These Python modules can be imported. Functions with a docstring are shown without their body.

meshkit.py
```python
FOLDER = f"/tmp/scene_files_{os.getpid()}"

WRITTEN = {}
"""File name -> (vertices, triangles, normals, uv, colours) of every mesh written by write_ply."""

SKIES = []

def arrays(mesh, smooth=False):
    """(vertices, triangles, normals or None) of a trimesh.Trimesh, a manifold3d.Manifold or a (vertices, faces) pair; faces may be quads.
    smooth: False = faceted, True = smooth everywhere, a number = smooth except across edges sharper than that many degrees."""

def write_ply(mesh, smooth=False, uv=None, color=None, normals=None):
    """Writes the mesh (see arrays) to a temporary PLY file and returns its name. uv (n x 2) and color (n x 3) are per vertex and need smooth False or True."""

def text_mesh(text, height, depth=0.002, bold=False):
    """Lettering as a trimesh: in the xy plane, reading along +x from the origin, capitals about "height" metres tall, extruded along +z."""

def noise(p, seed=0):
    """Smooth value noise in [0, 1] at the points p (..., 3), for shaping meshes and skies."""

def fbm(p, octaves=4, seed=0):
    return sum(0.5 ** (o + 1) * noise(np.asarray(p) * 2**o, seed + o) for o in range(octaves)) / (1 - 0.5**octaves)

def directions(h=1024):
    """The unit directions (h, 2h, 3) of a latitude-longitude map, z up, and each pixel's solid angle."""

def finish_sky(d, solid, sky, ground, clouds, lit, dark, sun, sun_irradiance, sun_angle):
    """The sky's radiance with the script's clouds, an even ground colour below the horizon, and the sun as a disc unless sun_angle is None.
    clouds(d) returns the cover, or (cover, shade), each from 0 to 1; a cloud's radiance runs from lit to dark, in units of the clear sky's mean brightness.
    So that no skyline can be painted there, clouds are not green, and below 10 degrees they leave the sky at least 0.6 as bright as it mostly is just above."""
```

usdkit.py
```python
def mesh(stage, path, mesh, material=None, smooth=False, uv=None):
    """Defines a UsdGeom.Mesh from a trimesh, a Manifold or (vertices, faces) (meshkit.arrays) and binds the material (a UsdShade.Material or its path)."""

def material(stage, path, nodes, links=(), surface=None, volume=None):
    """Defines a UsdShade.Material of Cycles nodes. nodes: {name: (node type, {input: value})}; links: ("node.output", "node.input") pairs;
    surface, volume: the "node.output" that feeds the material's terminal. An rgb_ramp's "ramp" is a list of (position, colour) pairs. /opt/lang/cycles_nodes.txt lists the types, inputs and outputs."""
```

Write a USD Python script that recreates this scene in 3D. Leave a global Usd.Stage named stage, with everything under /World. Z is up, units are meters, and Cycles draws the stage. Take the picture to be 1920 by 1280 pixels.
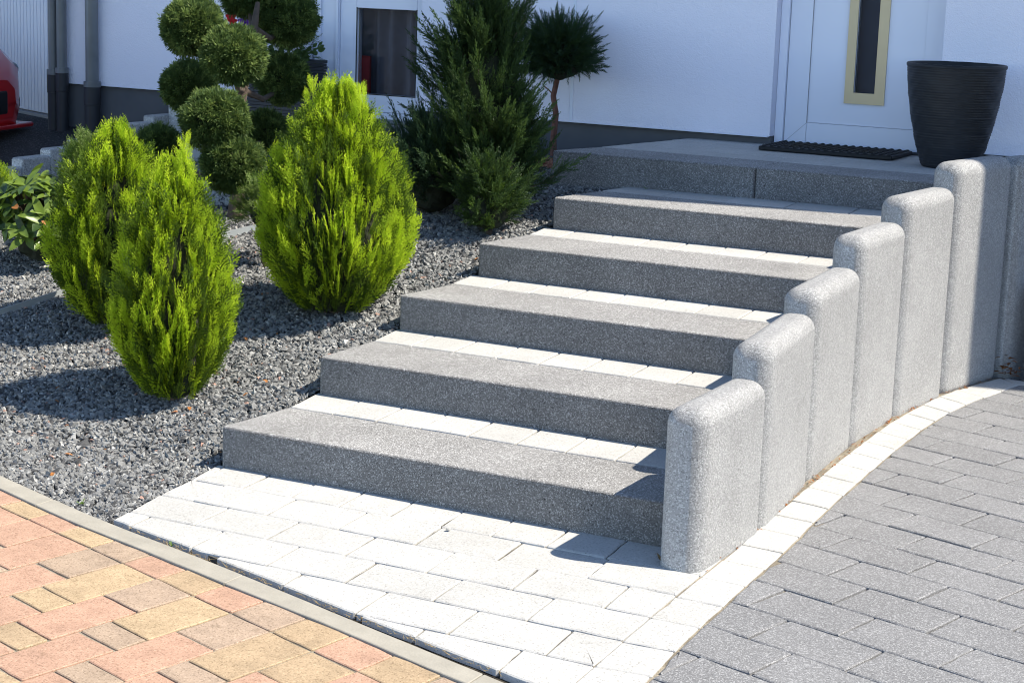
import math, random
import numpy as np, trimesh, manifold3d as m3, shapely
from shapely.geometry import Polygon, LineString, box as sbox, Point
import usdkit, meshkit
from pxr import Usd, UsdGeom, UsdLux, UsdShade, Gf, Sdf, Vt

stage = Usd.Stage.CreateInMemory()
UsdGeom.SetStageUpAxis(stage, 'Z')
stage.SetMetadata('metersPerUnit', 1.0)
UsdGeom.Xform.Define(stage, '/World')
L = '/World/Looks'
UsdGeom.Scope.Define(stage, L)
V = np.array

# ---------------------------------------------------------------- camera, sky, sun
CAM = V([4.055437, -5.537033, 1.851273])
CR, CU, CF = V([0.8834892, 0.4672299, 0.0338095]), V([-0.1207861, 0.1574733, 0.9801086]), V([-0.452612, 0.869999, -0.1955608])
cam = UsdGeom.Camera.Define(stage, '/World/camera')
cam.AddTransformOp().Set(Gf.Matrix4d(*map(float, [*CR, 0, *CU, 0, *(-CF), 0, *CAM, 1])))
cam.CreateHorizontalApertureAttr(36.0); cam.CreateVerticalApertureAttr(24.0)
cam.CreateFocalLengthAttr(36.0 * 3614.2855 / 1920)
cam.CreateClippingRangeAttr(Gf.Vec2f(0.05, 2000))
cam.CreateExposureAttr(0.80)
SUN = V([0.73, 0.15, 1.0]); SUN = SUN / np.linalg.norm(SUN)
SUN_EL, SUN_ROT = math.asin(SUN[2]), math.atan2(SUN[0], SUN[1])
dome = UsdLux.DomeLight.Define(stage, '/World/sky')
sky = usdkit.material(stage, L + '/sky', {
    's': ('sky_texture', {'sky_type': 'single_scattering', 'sun_disc': False, 'sun_elevation': SUN_EL, 'sun_rotation': SUN_ROT, 'air_density': 1.0, 'aerosol_density': 0.12, 'ozone_density': 3.0}),
    'b': ('background_shader', {'strength': 0.106})}, [('s.color', 'b.color')], surface='b.background')
UsdShade.MaterialBindingAPI.Apply(dome.GetPrim()).Bind(sky)
dome.GetPrim().SetCustomDataByKey('kind', 'structure')
sun = UsdLux.DistantLight.Define(stage, '/World/sun')
sun.CreateIntensityAttr(1.12); sun.CreateAngleAttr(0.53); sun.CreateNormalizeAttr(True)
sun.CreateColorAttr(Gf.Vec3f(1.0, 0.93, 0.80))
zx = SUN; xx = np.cross([0, 0, 1.0], zx); xx /= np.linalg.norm(xx); yx = np.cross(zx, xx)
sun.AddTransformOp().Set(Gf.Matrix4d(*map(float, [*xx, 0, *yx, 0, *zx, 0, 3, 2, 12, 1])))

# ---------------------------------------------------------------- helpers
_used = {}
def numbered(path):
    n = _used.get(path, -1) + 1
    _used[path] = n
    return path if n == 0 else f'{path}_{n:03d}'
def P(o):
    return '/World' if o is None else (str(o.GetPath()) if hasattr(o, 'GetPath') else str(o))
def tag(prim, label=None, cat=None, group=None, kind=None):
    for k, v in (('label', label), ('category', cat), ('group', group), ('kind', kind)):
        if v: prim.SetCustomDataByKey(k, v)
    return prim
def empty(name, parent=None, loc=(0, 0, 0), rz=0.0, **kw):
    x = UsdGeom.Xform.Define(stage, numbered(P(parent) + '/' + name))
    x.AddTranslateOp().Set(Gf.Vec3d(*map(float, loc)))
    if rz: x.AddRotateZOp().Set(math.degrees(rz))
    return tag(x.GetPrim(), **kw)
def put(name, mesh, mat, parent=None, smooth=False, **kw):
    if isinstance(mesh, MB): mesh = mesh.out()
    return tag(usdkit.mesh(stage, numbered(P(parent) + '/' + name), mesh, mat, smooth=smooth).GetPrim(), **kw)
class MB:
    def __init__(s): s.v, s.f, s.n = [], [], 0
    def add(s, v, f):
        v = np.asarray(v, float); f = np.asarray(f, int)
        if f.shape[1] == 4: f = np.vstack([f[:, [0, 1, 2]], f[:, [0, 2, 3]]])
        s.v.append(v); s.f.append(f + s.n); s.n += len(v); return s
    def mesh(s, m): return s.add(m.vertices, m.faces)
    def box(s, lo, hi, M=None):
        b = trimesh.creation.box(bounds=[lo, hi])
        if M is not None: b.apply_transform(M)
        return s.mesh(b)
    def tube(s, pts, rad, sides=8):
        pts = np.asarray(pts, float); rad = np.broadcast_to(rad, (len(pts),))
        t = np.gradient(pts, axis=0); t /= np.linalg.norm(t, axis=1, keepdims=True) + 1e-9
        ref = V([0.31, 0.95, 0.05]) if abs(t[0][1]) < .8 else V([1.0, 0, 0])
        a = np.cross(t, ref); a /= np.linalg.norm(a, axis=1, keepdims=True); b = np.cross(t, a)
        an = np.arange(sides) * 2 * np.pi / sides
        v = pts[:, None] + rad[:, None, None] * (np.cos(an)[None, :, None] * a[:, None] + np.sin(an)[None, :, None] * b[:, None])
        i, j = np.meshgrid(np.arange(len(pts) - 1), np.arange(sides), indexing='ij')
        q = np.stack([i * sides + j, (i + 1) * sides + j, (i + 1) * sides + (j + 1) % sides, i * sides + (j + 1) % sides], -1).reshape(-1, 4)
        s.add(v.reshape(-1, 3), q)
        for e, c in ((0, pts[0]), (len(pts) - 1, pts[-1])):
            ring = v[e]; vv = np.vstack([ring, c]); k = np.arange(sides)
            ff = np.stack([k, (k + 1) % sides, np.full(sides, sides)], 1)
            s.add(vv, ff if e == 0 else ff[:, ::-1])
        return s
    def out(s): return trimesh.Trimesh(np.vstack(s.v), np.vstack(s.f), process=False)
def prism(poly, z0, z1, engine='earcut'):
    m = trimesh.creation.extrude_polygon(poly, z1 - z0, engine=engine); m.apply_translation([0, 0, z0]); return m
def wallpoly(poly, y0, y1):            # polygon drawn in x,z; spans y0..y1
    m = trimesh.creation.extrude_polygon(poly, y1 - y0, engine='earcut')
    v = m.vertices.copy(); m.vertices = np.stack([v[:, 0], y0 + v[:, 2], v[:, 1]], 1); m.invert(); return m
def rbox(lo, hi, r, seg=16, M=None):
    lo, hi = V(lo, float), V(hi, float)
    sp = m3.Manifold.sphere(r, seg); parts = []
    for sx in (0, 1):
        for sy in (0, 1):
            for sz in (0, 1):
                parts.append(sp.translate([float(hi[i] - r if s else lo[i] + r) for i, s in enumerate((sx, sy, sz))]))
    h = m3.Manifold.batch_hull(parts).to_mesh()
    m = trimesh.Trimesh(h.vert_properties[:, :3], h.tri_verts, process=False)
    if M is not None: m.apply_transform(M)
    return m
def resample(poly, step):
    n = max(8, int(round(poly.exterior.length / step)))
    return V([poly.exterior.interpolate(i / n, normalized=True).coords[0] for i in range(n)])
def visible(p, margin=0.06):
    d = V(p, float) - CAM; z = d @ CF
    if z < .3: return False
    u, v = 3614.29 / 1920 * (d @ CR) / z, 3614.29 / 1920 * (d @ CU) / z
    return abs(u) < .5 + margin and abs(v) < .3333 + margin
rng = np.random.default_rng(7)
random.seed(7)

# ---------------------------------------------------------------- materials
def mat(name, nodes, links, surface='p.BSDF'):
    return usdkit.material(stage, f'{L}/{name}', nodes, links, surface=surface)
def plain(name, col, rough=.6, bump=None, var=.12, nscale=6., metallic=0., spec=.4):
    nodes = {'g': ('geometry', {}), 'n': ('noise_texture', {'scale': nscale, 'detail': 6, 'roughness': .6}),
             'r': ('rgb_ramp', {'ramp': [(.25, tuple(c * (1 - var) for c in col)), (.75, tuple(min(1, c * (1 + var)) for c in col))]}),
             'p': ('principled_bsdf', {'roughness': rough, 'metallic': metallic, 'specular_ior_level': spec})}
    links = [('g.position', 'n.vector'), ('n.fac', 'r.fac'), ('r.color', 'p.base_color')]
    if bump:
        nodes['bn'] = ('noise_texture', {'scale': bump[0], 'detail': 3})
        nodes['b'] = ('bump', {'strength': bump[2] if len(bump) > 2 else .5, 'distance': bump[1]})
        links += [('g.position', 'bn.vector'), ('bn.fac', 'b.height'), ('b.normal', 'p.normal')]
    return mat(name, nodes, links)
def speckled(name, base, light, dark, lt=.16, dk=.1, scale=190., bump=.0022, strength=.8, pits=False, stain=.12, rough=.85, up_gain=None):
    """Washed concrete: grains of different stone in a cement ground, rough to the touch, faint stains."""
    tot = [(0, dark), (dk * .6, dark), (dk, base), (1 - lt - .05, tuple(min(1, c * 1.18) for c in base)), (1 - lt, light), (1, tuple(min(1, c * 1.15) for c in light))]
    nodes = {'g': ('geometry', {}), 'v': ('voronoi_texture', {'scale': scale, 'feature': 'f1'}), 's': ('separate_color', {}),
             'r': ('rgb_ramp', {'ramp': tot}),
             'n': ('noise_texture', {'scale': 3.1, 'detail': 5, 'roughness': .62}),
             'nr': ('rgb_ramp', {'ramp': [(.3, (1 - stain * 1.6,) * 3), (.7, (1 + stain * .5,) * 3)]}),
             'm': ('mix_color', {'blend_type': 'multiply', 'fac': 1., 'use_clamp': False}),
             'bn': ('noise_texture', {'scale': scale * .55, 'detail': 3, 'roughness': .7}),
             'b': ('bump', {'strength': strength, 'distance': bump}),
             'p': ('principled_bsdf', {'roughness': rough, 'specular_ior_level': .3})}
    links = [('g.position', 'v.vector'), ('g.position', 'n.vector'), ('g.position', 'bn.vector'), ('v.color', 's.color'), ('s.r', 'r.fac'), ('n.fac', 'nr.fac'),
             ('r.color', 'm.a'), ('nr.color', 'm.b'), ('bn.fac', 'b.height'), ('b.normal', 'p.normal')]
    out = 'm.result'
    if up_gain:   # upward faces multiplied paler than the upright faces
        nodes['sx'] = ('separate_xyz', {}); nodes['wr'] = ('map_range', {'from_min': .35, 'from_max': .85, 'to_min': 1., 'to_max': up_gain, 'clamp': True}); nodes['wc'] = ('combine_xyz', {})
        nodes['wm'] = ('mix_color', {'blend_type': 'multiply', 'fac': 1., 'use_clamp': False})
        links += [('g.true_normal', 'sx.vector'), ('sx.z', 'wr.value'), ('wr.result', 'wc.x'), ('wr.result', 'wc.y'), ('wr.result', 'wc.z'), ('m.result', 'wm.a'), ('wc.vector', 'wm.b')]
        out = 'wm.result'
    if pits:
        nodes['pv'] = ('voronoi_texture', {'scale': 34., 'feature': 'f1'})
        nodes['pr'] = ('rgb_ramp', {'ramp': [(0, (.12, .12, .12)), (.075, (.2, .2, .2)), (.11, (1, 1, 1))]})
        nodes['pm'] = ('mix_color', {'blend_type': 'multiply', 'fac': 1.})
        links += [('g.position', 'pv.vector'), ('pv.distance', 'pr.fac'), (out, 'pm.a'), ('pr.color', 'pm.b'), ('pm.result', 'p.base_color')]
    else:
        links += [(out, 'p.base_color')]
    return mat(name, nodes, links)
M = {}
M['step'] = speckled('step_concrete', (.134, .131, .129), (.32, .317, .315), (.066, .064, .063), lt=.14, dk=.12, scale=350., pits=True, up_gain=1.85)
M['palisade'] = speckled('palisade_concrete', (.295, .294, .295), (.475, .475, .475), (.19, .189, .188), lt=.17, dk=.12, scale=310., bump=.003, strength=.9, stain=.08)
M['pale_palisade'] = speckled('pale_palisade_concrete', (.47, .46, .44), (.72, .71, .69), (.25, .24, .23), lt=.1, dk=.12, scale=200.)
for i, k in enumerate((.955, 1.0, 1.045)):
    M['white%d' % i] = speckled('white_paver_%d' % i, tuple(c * k for c in (.465, .456, .438)), (.545, .533, .512), (.32, .31, .29), lt=.1, dk=.06, scale=260., bump=.001, strength=.5, stain=.08)
    M['drive%d' % i] = speckled('driveway_paver_%d' % i, tuple(c * k for c in (.192, .191, .196)), (.36, .36, .365), (.13, .13, .133), lt=.16, dk=.1, scale=330., bump=.0015, strength=.6, stain=.07)
def brickmat(name, col):
    nodes = {'g': ('geometry', {}), 'n': ('noise_texture', {'scale': 9, 'detail': 6, 'roughness': .65}),
             'r': ('rgb_ramp', {'ramp': [(.3, tuple(c * .80 for c in col)), (.52, col), (.75, tuple(min(1, c * 1.12) for c in col))]}),
             'v': ('voronoi_texture', {'scale': 260.}), 's': ('separate_color', {}),
             'vr': ('rgb_ramp', {'ramp': [(0, (.62, .60, .58)), (.14, (.8, .8, .79)), (.22, (1, 1, 1)), (.86, (1, 1, 1)), (.93, (1.18, 1.2, 1.22))]}),
             'm': ('mix_color', {'blend_type': 'multiply', 'fac': 1., 'use_clamp': False}),
             'n2': ('noise_texture', {'scale': 22, 'detail': 5, 'roughness': .7}),
             'r2': ('rgb_ramp', {'ramp': [(.56, (1, 1, 1)), (.74, (.66, .64, .60))]}),
             'm2': ('mix_color', {'blend_type': 'multiply', 'fac': .8}),
             'bn': ('noise_texture', {'scale': 150, 'detail': 3}), 'b': ('bump', {'strength': .6, 'distance': .0015}),
             'p': ('principled_bsdf', {'roughness': .85, 'specular_ior_level': .3})}
    return mat(name, nodes, [('g.position', 'n.vector'), ('n.fac', 'r.fac'), ('g.position', 'v.vector'), ('v.color', 's.color'), ('s.r', 'vr.fac'), ('r.color', 'm.a'), ('vr.color', 'm.b'),
                             ('g.position', 'n2.vector'), ('n2.fac', 'r2.fac'), ('m.result', 'm2.a'), ('r2.color', 'm2.b'), ('m2.result', 'p.base_color'),
                             ('g.position', 'bn.vector'), ('bn.fac', 'b.height'), ('b.normal', 'p.normal')])
BR = {'y': [brickmat('brick_yellow', (.46, .34, .212)), brickmat('brick_ochre', (.43, .315, .20))],
      'p': [brickmat('brick_pink', (.46, .288, .205)), brickmat('brick_salmon', (.475, .295, .21))],
      't': [brickmat('brick_tan', (.395, .295, .215)), brickmat('brick_buff', (.41, .305, .225))]}
def jointmat(name, a, b, thr=.5, sc=7.):
    return mat(name, {'g': ('geometry', {}), 'n': ('noise_texture', {'scale': sc, 'detail': 4}), 'r': ('rgb_ramp', {'ramp': [(thr - .06, a), (thr + .06, b)]}),
                      'n2': ('noise_texture', {'scale': 240, 'detail': 3}), 'r2': ('rgb_ramp', {'ramp': [(.3, (.55,) * 3), (.7, (1.2,) * 3)]}), 'm': ('mix_color', {'blend_type': 'multiply', 'fac': 1., 'use_clamp': False}),
                      'bb': ('bump', {'strength': .8, 'distance': .003}), 'p': ('principled_bsdf', {'roughness': .95, 'specular_ior_level': .1})},
               [('g.position', 'n.vector'), ('n.fac', 'r.fac'), ('g.position', 'n2.vector'), ('n2.fac', 'r2.fac'), ('r.color', 'm.a'), ('r2.color', 'm.b'), ('m.result', 'p.base_color'), ('n2.fac', 'bb.height'), ('bb.normal', 'p.normal')])
M['sand_dark'] = jointmat('joint_grit', (.13, .12, .105), (.24, .22, .18))
M['sand_pale'] = jointmat('joint_sand', (.23, .20, .155), (.34, .30, .235))
M['soil'] = jointmat('dark_soil', (.03, .027, .023), (.075, .065, .05), sc=14.)
M['kerb'] = plain('kerb_concrete', (.36, .335, .285), .9, (120, .0015, .7), var=.14, nscale=11)
M['asphalt'] = speckled('asphalt', (.045, .045, .047), (.13, .13, .13), (.02, .02, .02), lt=.08, scale=150.)
M['gravel_bed'] = speckled('gravel_bed', (.06, .06, .06), (.12, .12, .12), (.03, .03, .03), scale=75., bump=.006, strength=1.)
M['stucco'] = mat('white_stucco', {'g': ('geometry', {}), 'v': ('voronoi_texture', {'scale': 135., 'feature': 'smooth_f1', 'smoothness': .6}), 'n': ('noise_texture', {'scale': 62, 'detail': 5, 'roughness': .65}),
                  'a': ('math', {'math_type': 'multiply_add', 'value2': .5}), 'b': ('bump', {'strength': .65, 'distance': .0045}),
                  'n2': ('noise_texture', {'scale': .9, 'detail': 4}), 'r': ('rgb_ramp', {'ramp': [(.3, (.745, .745, .85)), (.7, (.785, .78, .885))]}),
                  'p': ('principled_bsdf', {'roughness': .9, 'specular_ior_level': .2})},
                  [('g.position', 'v.vector'), ('g.position', 'n.vector'), ('v.distance', 'a.value1'), ('n.fac', 'a.value3'), ('a.value', 'b.height'), ('b.normal', 'p.normal'), ('g.position', 'n2.vector'), ('n2.fac', 'r.fac'), ('r.color', 'p.base_color')])
M['plinth'] = plain('grey_plinth_paint', (.085, .088, .098), .75, (90, .001, .4), var=.1)
M['upvc'] = plain('white_door_plastic', (.73, .76, .87), .32, var=.015, nscale=2)
M['groove'] = plain('dark_seal', (.03, .03, .032), .6)
M['seal'] = plain('grey_seal', (.30, .31, .35), .6)
M['brass'] = plain('brushed_champagne_metal', (.56, .485, .345), .40, metallic=.85, var=.06, nscale=3)
M['zinc'] = plain('weathered_zinc', (.20, .215, .225), .5, metallic=.35, var=.16, nscale=5)
M['steel_edge'] = plain('galvanised_edging', (.50, .53, .54), .45, metallic=.4, var=.1)
M['drainpipe'] = plain('black_drain_plastic', (.035, .037, .043), .5, var=.1)
M['roof'] = plain('dark_roof_tiles', (.12, .10, .095), .8, var=.2)
M['garage'] = plain('white_garage_steel', (.70, .75, .86), .45, var=.02, nscale=2)
M['pale_concrete'] = plain('pale_concrete', (.36, .36, .35), .9, (120, .001, .5), var=.12)
def pane(name, tint=.35):
    return mat(name, {'f': ('fresnel', {'IOR': 1.5}), 't': ('transparent_bsdf', {'color': (tint, tint * 1.02, tint * 1.04)}), 'g': ('glossy_bsdf', {'roughness': .02, 'color': (.9, .9, .9)}), 'm': ('mix_closure', {})},
               [('f.fac', 'm.fac'), ('t.BSDF', 'm.closure1'), ('g.BSDF', 'm.closure2')], surface='m.closure')
M['pane'] = pane('window_glass', .85)
M['door_pane'] = pane('door_glass', .75)
M['room'] = plain('dark_room', (.045, .04, .045), .9)
M['curtain'] = plain('dark_curtain', (.27, .27, .33), .9, var=.2)
M['red_cloth'] = plain('red_curtain_edge', (.38, .04, .05), .9)
M['pot'] = plain('charcoal_planter', (.011, .012, .015), .5, var=.15)
M['rubber'] = plain('black_rubber', (.011, .011, .012), .6, (160, .001, .5))
M['coir'] = plain('dark_coir', (.035, .028, .02), .95, (220, .003, .8))
M['bark'] = plain('grey_brown_bark', (.115, .085, .066), .95, (70, .005, .9), var=.3, nscale=28)
M['red_bark'] = plain('red_brown_bark', (.16, .075, .055), .9, (60, .004, .9), var=.4, nscale=30)
def leafmat(name, col, trans, tw=.35, var=.25, rough=.55, spec=.3):
    lo, hi = tuple(c * (1 - var) for c in col), tuple(min(1, c * (1 + var)) for c in col)
    return mat(name, {'g': ('geometry', {}), 'n': ('noise_texture', {'scale': 55, 'detail': 2}), 'r': ('rgb_ramp', {'ramp': [(.3, lo), (.7, hi)]}),
                      'p': ('principled_bsdf', {'roughness': rough, 'specular_ior_level': spec}), 't': ('translucent_bsdf', {'color': trans}), 'm': ('mix_closure', {'fac': tw})},
               [('g.position', 'n.vector'), ('n.fac', 'r.fac'), ('r.color', 'p.base_color'), ('p.BSDF', 'm.closure1'), ('t.BSDF', 'm.closure2')], surface='m.closure')
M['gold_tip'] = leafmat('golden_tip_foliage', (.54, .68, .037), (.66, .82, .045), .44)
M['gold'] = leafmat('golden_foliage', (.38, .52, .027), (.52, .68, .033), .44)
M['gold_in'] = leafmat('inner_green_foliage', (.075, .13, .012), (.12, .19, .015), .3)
M['core'] = plain('dark_light_block', (.018, .022, .010), .95, var=.4, nscale=40)  # for the solid dark hulls added inside foliage to block light
M['bonsai'] = leafmat('juniper_green_foliage', (.078, .128, .036), (.12, .185, .045), .3)
M['bonsai_tip'] = leafmat('fresh_juniper_foliage', (.19, .26, .075), (.25, .34, .09), .32)
M['juniper'] = leafmat('dark_juniper_foliage', (.036, .070, .021), (.06, .11, .028), .3)
M['juniper_tip'] = leafmat('juniper_tip_foliage', (.075, .13, .034), (.11, .18, .042), .3)
M['blue_green'] = leafmat('blue_green_foliage', (.035, .07, .032), (.05, .10, .045), .28)
M['cypress'] = leafmat('low_cypress_foliage', (.085, .15, .022), (.13, .22, .035), .33)
M['rhodo'] = leafmat('rhododendron_leaf', (.15, .225, .035), (.26, .38, .05), .25, var=.15, rough=.35, spec=.5)
M['rhodo_dark'] = leafmat('dark_rhododendron_leaf', (.05, .09, .02), (.09, .14, .03), .2, var=.2, rough=.35, spec=.5)
M['dead'] = leafmat('dead_leaf', (.30, .12, .04), (.35, .14, .04), .25)
M['dead_orange'] = leafmat('orange_leaf', (.46, .19, .06), (.45, .18, .05), .25)
M['weed'] = leafmat('weed_leaf', (.12, .20, .04), (.2, .3, .05), .3)
M['grass_dry'] = leafmat('dry_grass', (.30, .22, .11), (.3, .2, .1), .25)

# ================================================================ LARGE STRUCTURE
put('ground', trimesh.creation.box(bounds=[[-120, -120, -.5], [120, 160, -.12]]), M['asphalt'], kind='structure')

# kerb lines (world, on the street level)
KU = [(-6.0, 1.32), (-3.2, .42), (-1.6, -.155), (-.558, -.545), (-.028, -.731), (.10, -.775), (.658, -.932), (1.237, -1.118), (1.54, -1.215), (1.80, -1.297), (2.4, -1.49), (4.2, -2.06)]
KL = [(-6.0, 1.20), (-3.2, .30), (-1.6, -.265), (-.432, -.675), (-.084, -.805), (.06, -.852), (.425, -.957), (.788, -1.07), (1.308, -1.222), (1.54, -1.305), (1.793, -1.383), (2.4, -1.575), (4.2, -2.145)]
def yat(line, x): return float(np.interp(x, [p[0] for p in line], [p[1] for p in line]))
K_UP = lambda x: yat(KU, x)

def grav_z(x, y):
    k = (y - K_UP(x)) * .95
    t = np.clip(k / .45, 0, 1); t = t * t * (3 - 2 * t)
    w_ = np.clip((-1.9 - x) / 1.4, 0, 1); w_ = w_ * w_ * (3 - 2 * w_)
    base = (.234 * max(0., y) if y < 3.2 else .749 + .045 * (y - 3.2)) * (1 - .30 * w_)
    n = meshkit.noise(V([x * 2.2, y * 2.2, 3.])) - .5
    return base * t + .018 * n * t - .012

def paver(poly, z, mt, parent, name='paver', joint=.003, r=.004, thick=.05, jit=.0012, tilt=.004, dz=.001, bev=.003, step=.07, **kw):
    p = poly.buffer(-joint, join_style=2)
    if p.is_empty: return None
    if p.geom_type != 'Polygon': p = max(p.geoms, key=lambda g: g.area)
    if p.area < .0006: return None
    q = p.buffer(-r, join_style=2)
    if not q.is_empty and q.geom_type == 'Polygon': p = q.buffer(r, quad_segs=1)
    ring = shapely.segmentize(p, step)
    pts = V(ring.exterior.coords)[:-1]
    if not ring.exterior.is_ccw: pts = pts[::-1]
    n = len(pts); c = pts.mean(0)
    e = np.roll(pts, -1, 0) - np.roll(pts, 1, 0); nn = np.stack([e[:, 1], -e[:, 0]], 1); nn /= np.linalg.norm(nn, axis=1, keepdims=True) + 1e-9
    pts = pts + nn * rng.normal(0, jit, (n, 1))
    ax, ay = rng.normal(0, tilt, 2); d = rng.normal(0, dz)
    def zz(xy, o): return z + o + d + ax * (xy[:, 0] - c[0]) + ay * (xy[:, 1] - c[1])
    inn = pts - nn * bev * 1.4
    v = np.vstack([np.c_[pts, zz(pts, -thick)], np.c_[pts, zz(pts, -bev)], np.c_[inn, zz(inn, 0)], [[c[0], c[1], z + d]]])
    k = np.arange(n); k2 = (k + 1) % n
    f = np.vstack([np.stack([k, k2, k2 + n], 1), np.stack([k, k2 + n, k + n], 1), np.stack([k + n, k2 + n, k2 + 2 * n], 1), np.stack([k + n, k2 + 2 * n, k + 2 * n], 1), np.stack([k + 2 * n, k2 + 2 * n, np.full(n, 3 * n)], 1)])
    return put(name, (v, f), mt, parent, **kw)

# ---- the terrain of the gravel bed
gx, gy = np.meshgrid(np.linspace(-5.2, .16, 90), np.linspace(-.9, 4.4, 100))
gz = np.vectorize(grav_z)(gx, gy)
inside = gy > np.vectorize(K_UP)(gx) + .005
idx = np.arange(gx.size).reshape(gx.shape)
gm = MB()
qs = []
landing_edge = LineString([(.107, -.757), (.015, -.2), (-.024, -.015), (-.02, .65), (-.05, 1.3), (-.04, 2.0), (-.01, 2.6), (.08, 3.1), (.12, 3.25)])
for i in range(gx.shape[0] - 1):
    for j in range(gx.shape[1] - 1):
        if inside[i, j] and inside[i, j + 1] and not (gx[i, j] < -3.55):
            qs.append([idx[i, j], idx[i, j + 1], idx[i + 1, j + 1], idx[i + 1, j]])
gm.add(np.stack([gx.ravel(), gy.ravel(), gz.ravel() - .012], 1), V(qs))
put('gravel_terrain', gm, M['gravel_bed'], kind='structure')

# ---- orange street paving
pav = empty('pavement', kind='structure')
bed = Polygon([(-6, 1.18), *[(x, y - .004) for x, y in KL[1:]], (4.2, -9), (-6, -9)])
put('joint_bed', prism(bed, -.11, -.0058), M['sand_pale'], pav)
UD, VD = V([.1805, -.0628]), V([-.19, -1.0]) / math.hypot(.19, 1.0)
O0 = V([.062, -.955])
edge_cols = ['t', 'y', 'p', 'y', 't', 'y', 'p', 'y', 'p', 'y', 't', 'p', 'y', 'p', 't', 'y', 'p', 'y', 't', 'p']
def U(i): return O0 + UD * i
lens_a, lens_b = [.306, .11, .306, .205], [.205, .31, .108, .31]
kerbhalf = Polygon([*[(x, y - .003) for x, y in KL], (4.2, -9), (-6, -9)])
for i in range(-9, 13):
    a, b = U(i), U(i + 1)
    # edge row up to the kerb
    dirv = V([.016, .095]); ta, tb = a + dirv * 2.4, b + dirv * 2.4
    q = Polygon([a, b, tb, ta]).intersection(kerbhalf)
    if not q.is_empty and q.geom_type == 'Polygon' and any(visible((*p, 0), .1) for p in q.exterior.coords):
        paver(q, -.0005, random.choice(BR[edge_cols[i + 9 if i + 9 < len(edge_cols) else 0]]), pav, 'brick', joint=.0036, bev=.0022)
    seq = (lens_a if i % 2 == 0 else lens_b)
    pos, k = 0., 0
    if i % 2 == 0: cols = {0: 'ytp', 2: 'ytpt', 4: 'yypt'}.get(i, random.choice(['ptyp', 'ypty', 'pypt']))
    else: cols = {1: 'tppy', 3: 'tppt', 5: 'ypyp'}.get(i, random.choice(['tpyp', 'ptpy', 'ypty']))
    cols = {2: 'yypp', 3: 'tpyp', 4: 'ytpy', 5: 'tptp', 6: 'ytpy', 7: 'ypty', 0: 'ptyp', 1: 'tpyt', -1: 'ptyp'}.get(i, cols)
    while pos < 1.75:
        ln = seq[k % 4]
        p = [a + VD * pos, b + VD * pos, b + VD * (pos + ln), a + VD * (pos + ln)]
        if any(visible((*c, 0), .1) for c in p):
            paver(Polygon(p), -.0005, random.choice(BR[cols[k % len(cols)]]), pav, 'brick', joint=.0036, bev=.0022)
        pos += ln; k += 1

# ---- kerb
kerb = empty('kerb', kind='structure')
ks = [-6, -4.2, -3.2, -2.2, -1.2, -.2, .8, 1.8, 2.8, 3.8]
for a, b in zip(ks[:-1], ks[1:]):
    n = 6; xs = np.linspace(a, b, n)
    poly = Polygon([*[(x, yat(KL, x)) for x in xs], *[(x, K_UP(x)) for x in xs[::-1]]])
    paver(poly, .0015, M['kerb'], kerb, 'kerb_stone', joint=.0015, r=.004, thick=.12, jit=.0006, tilt=.0004, bev=.0018, dz=.0004, step=.12)

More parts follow.
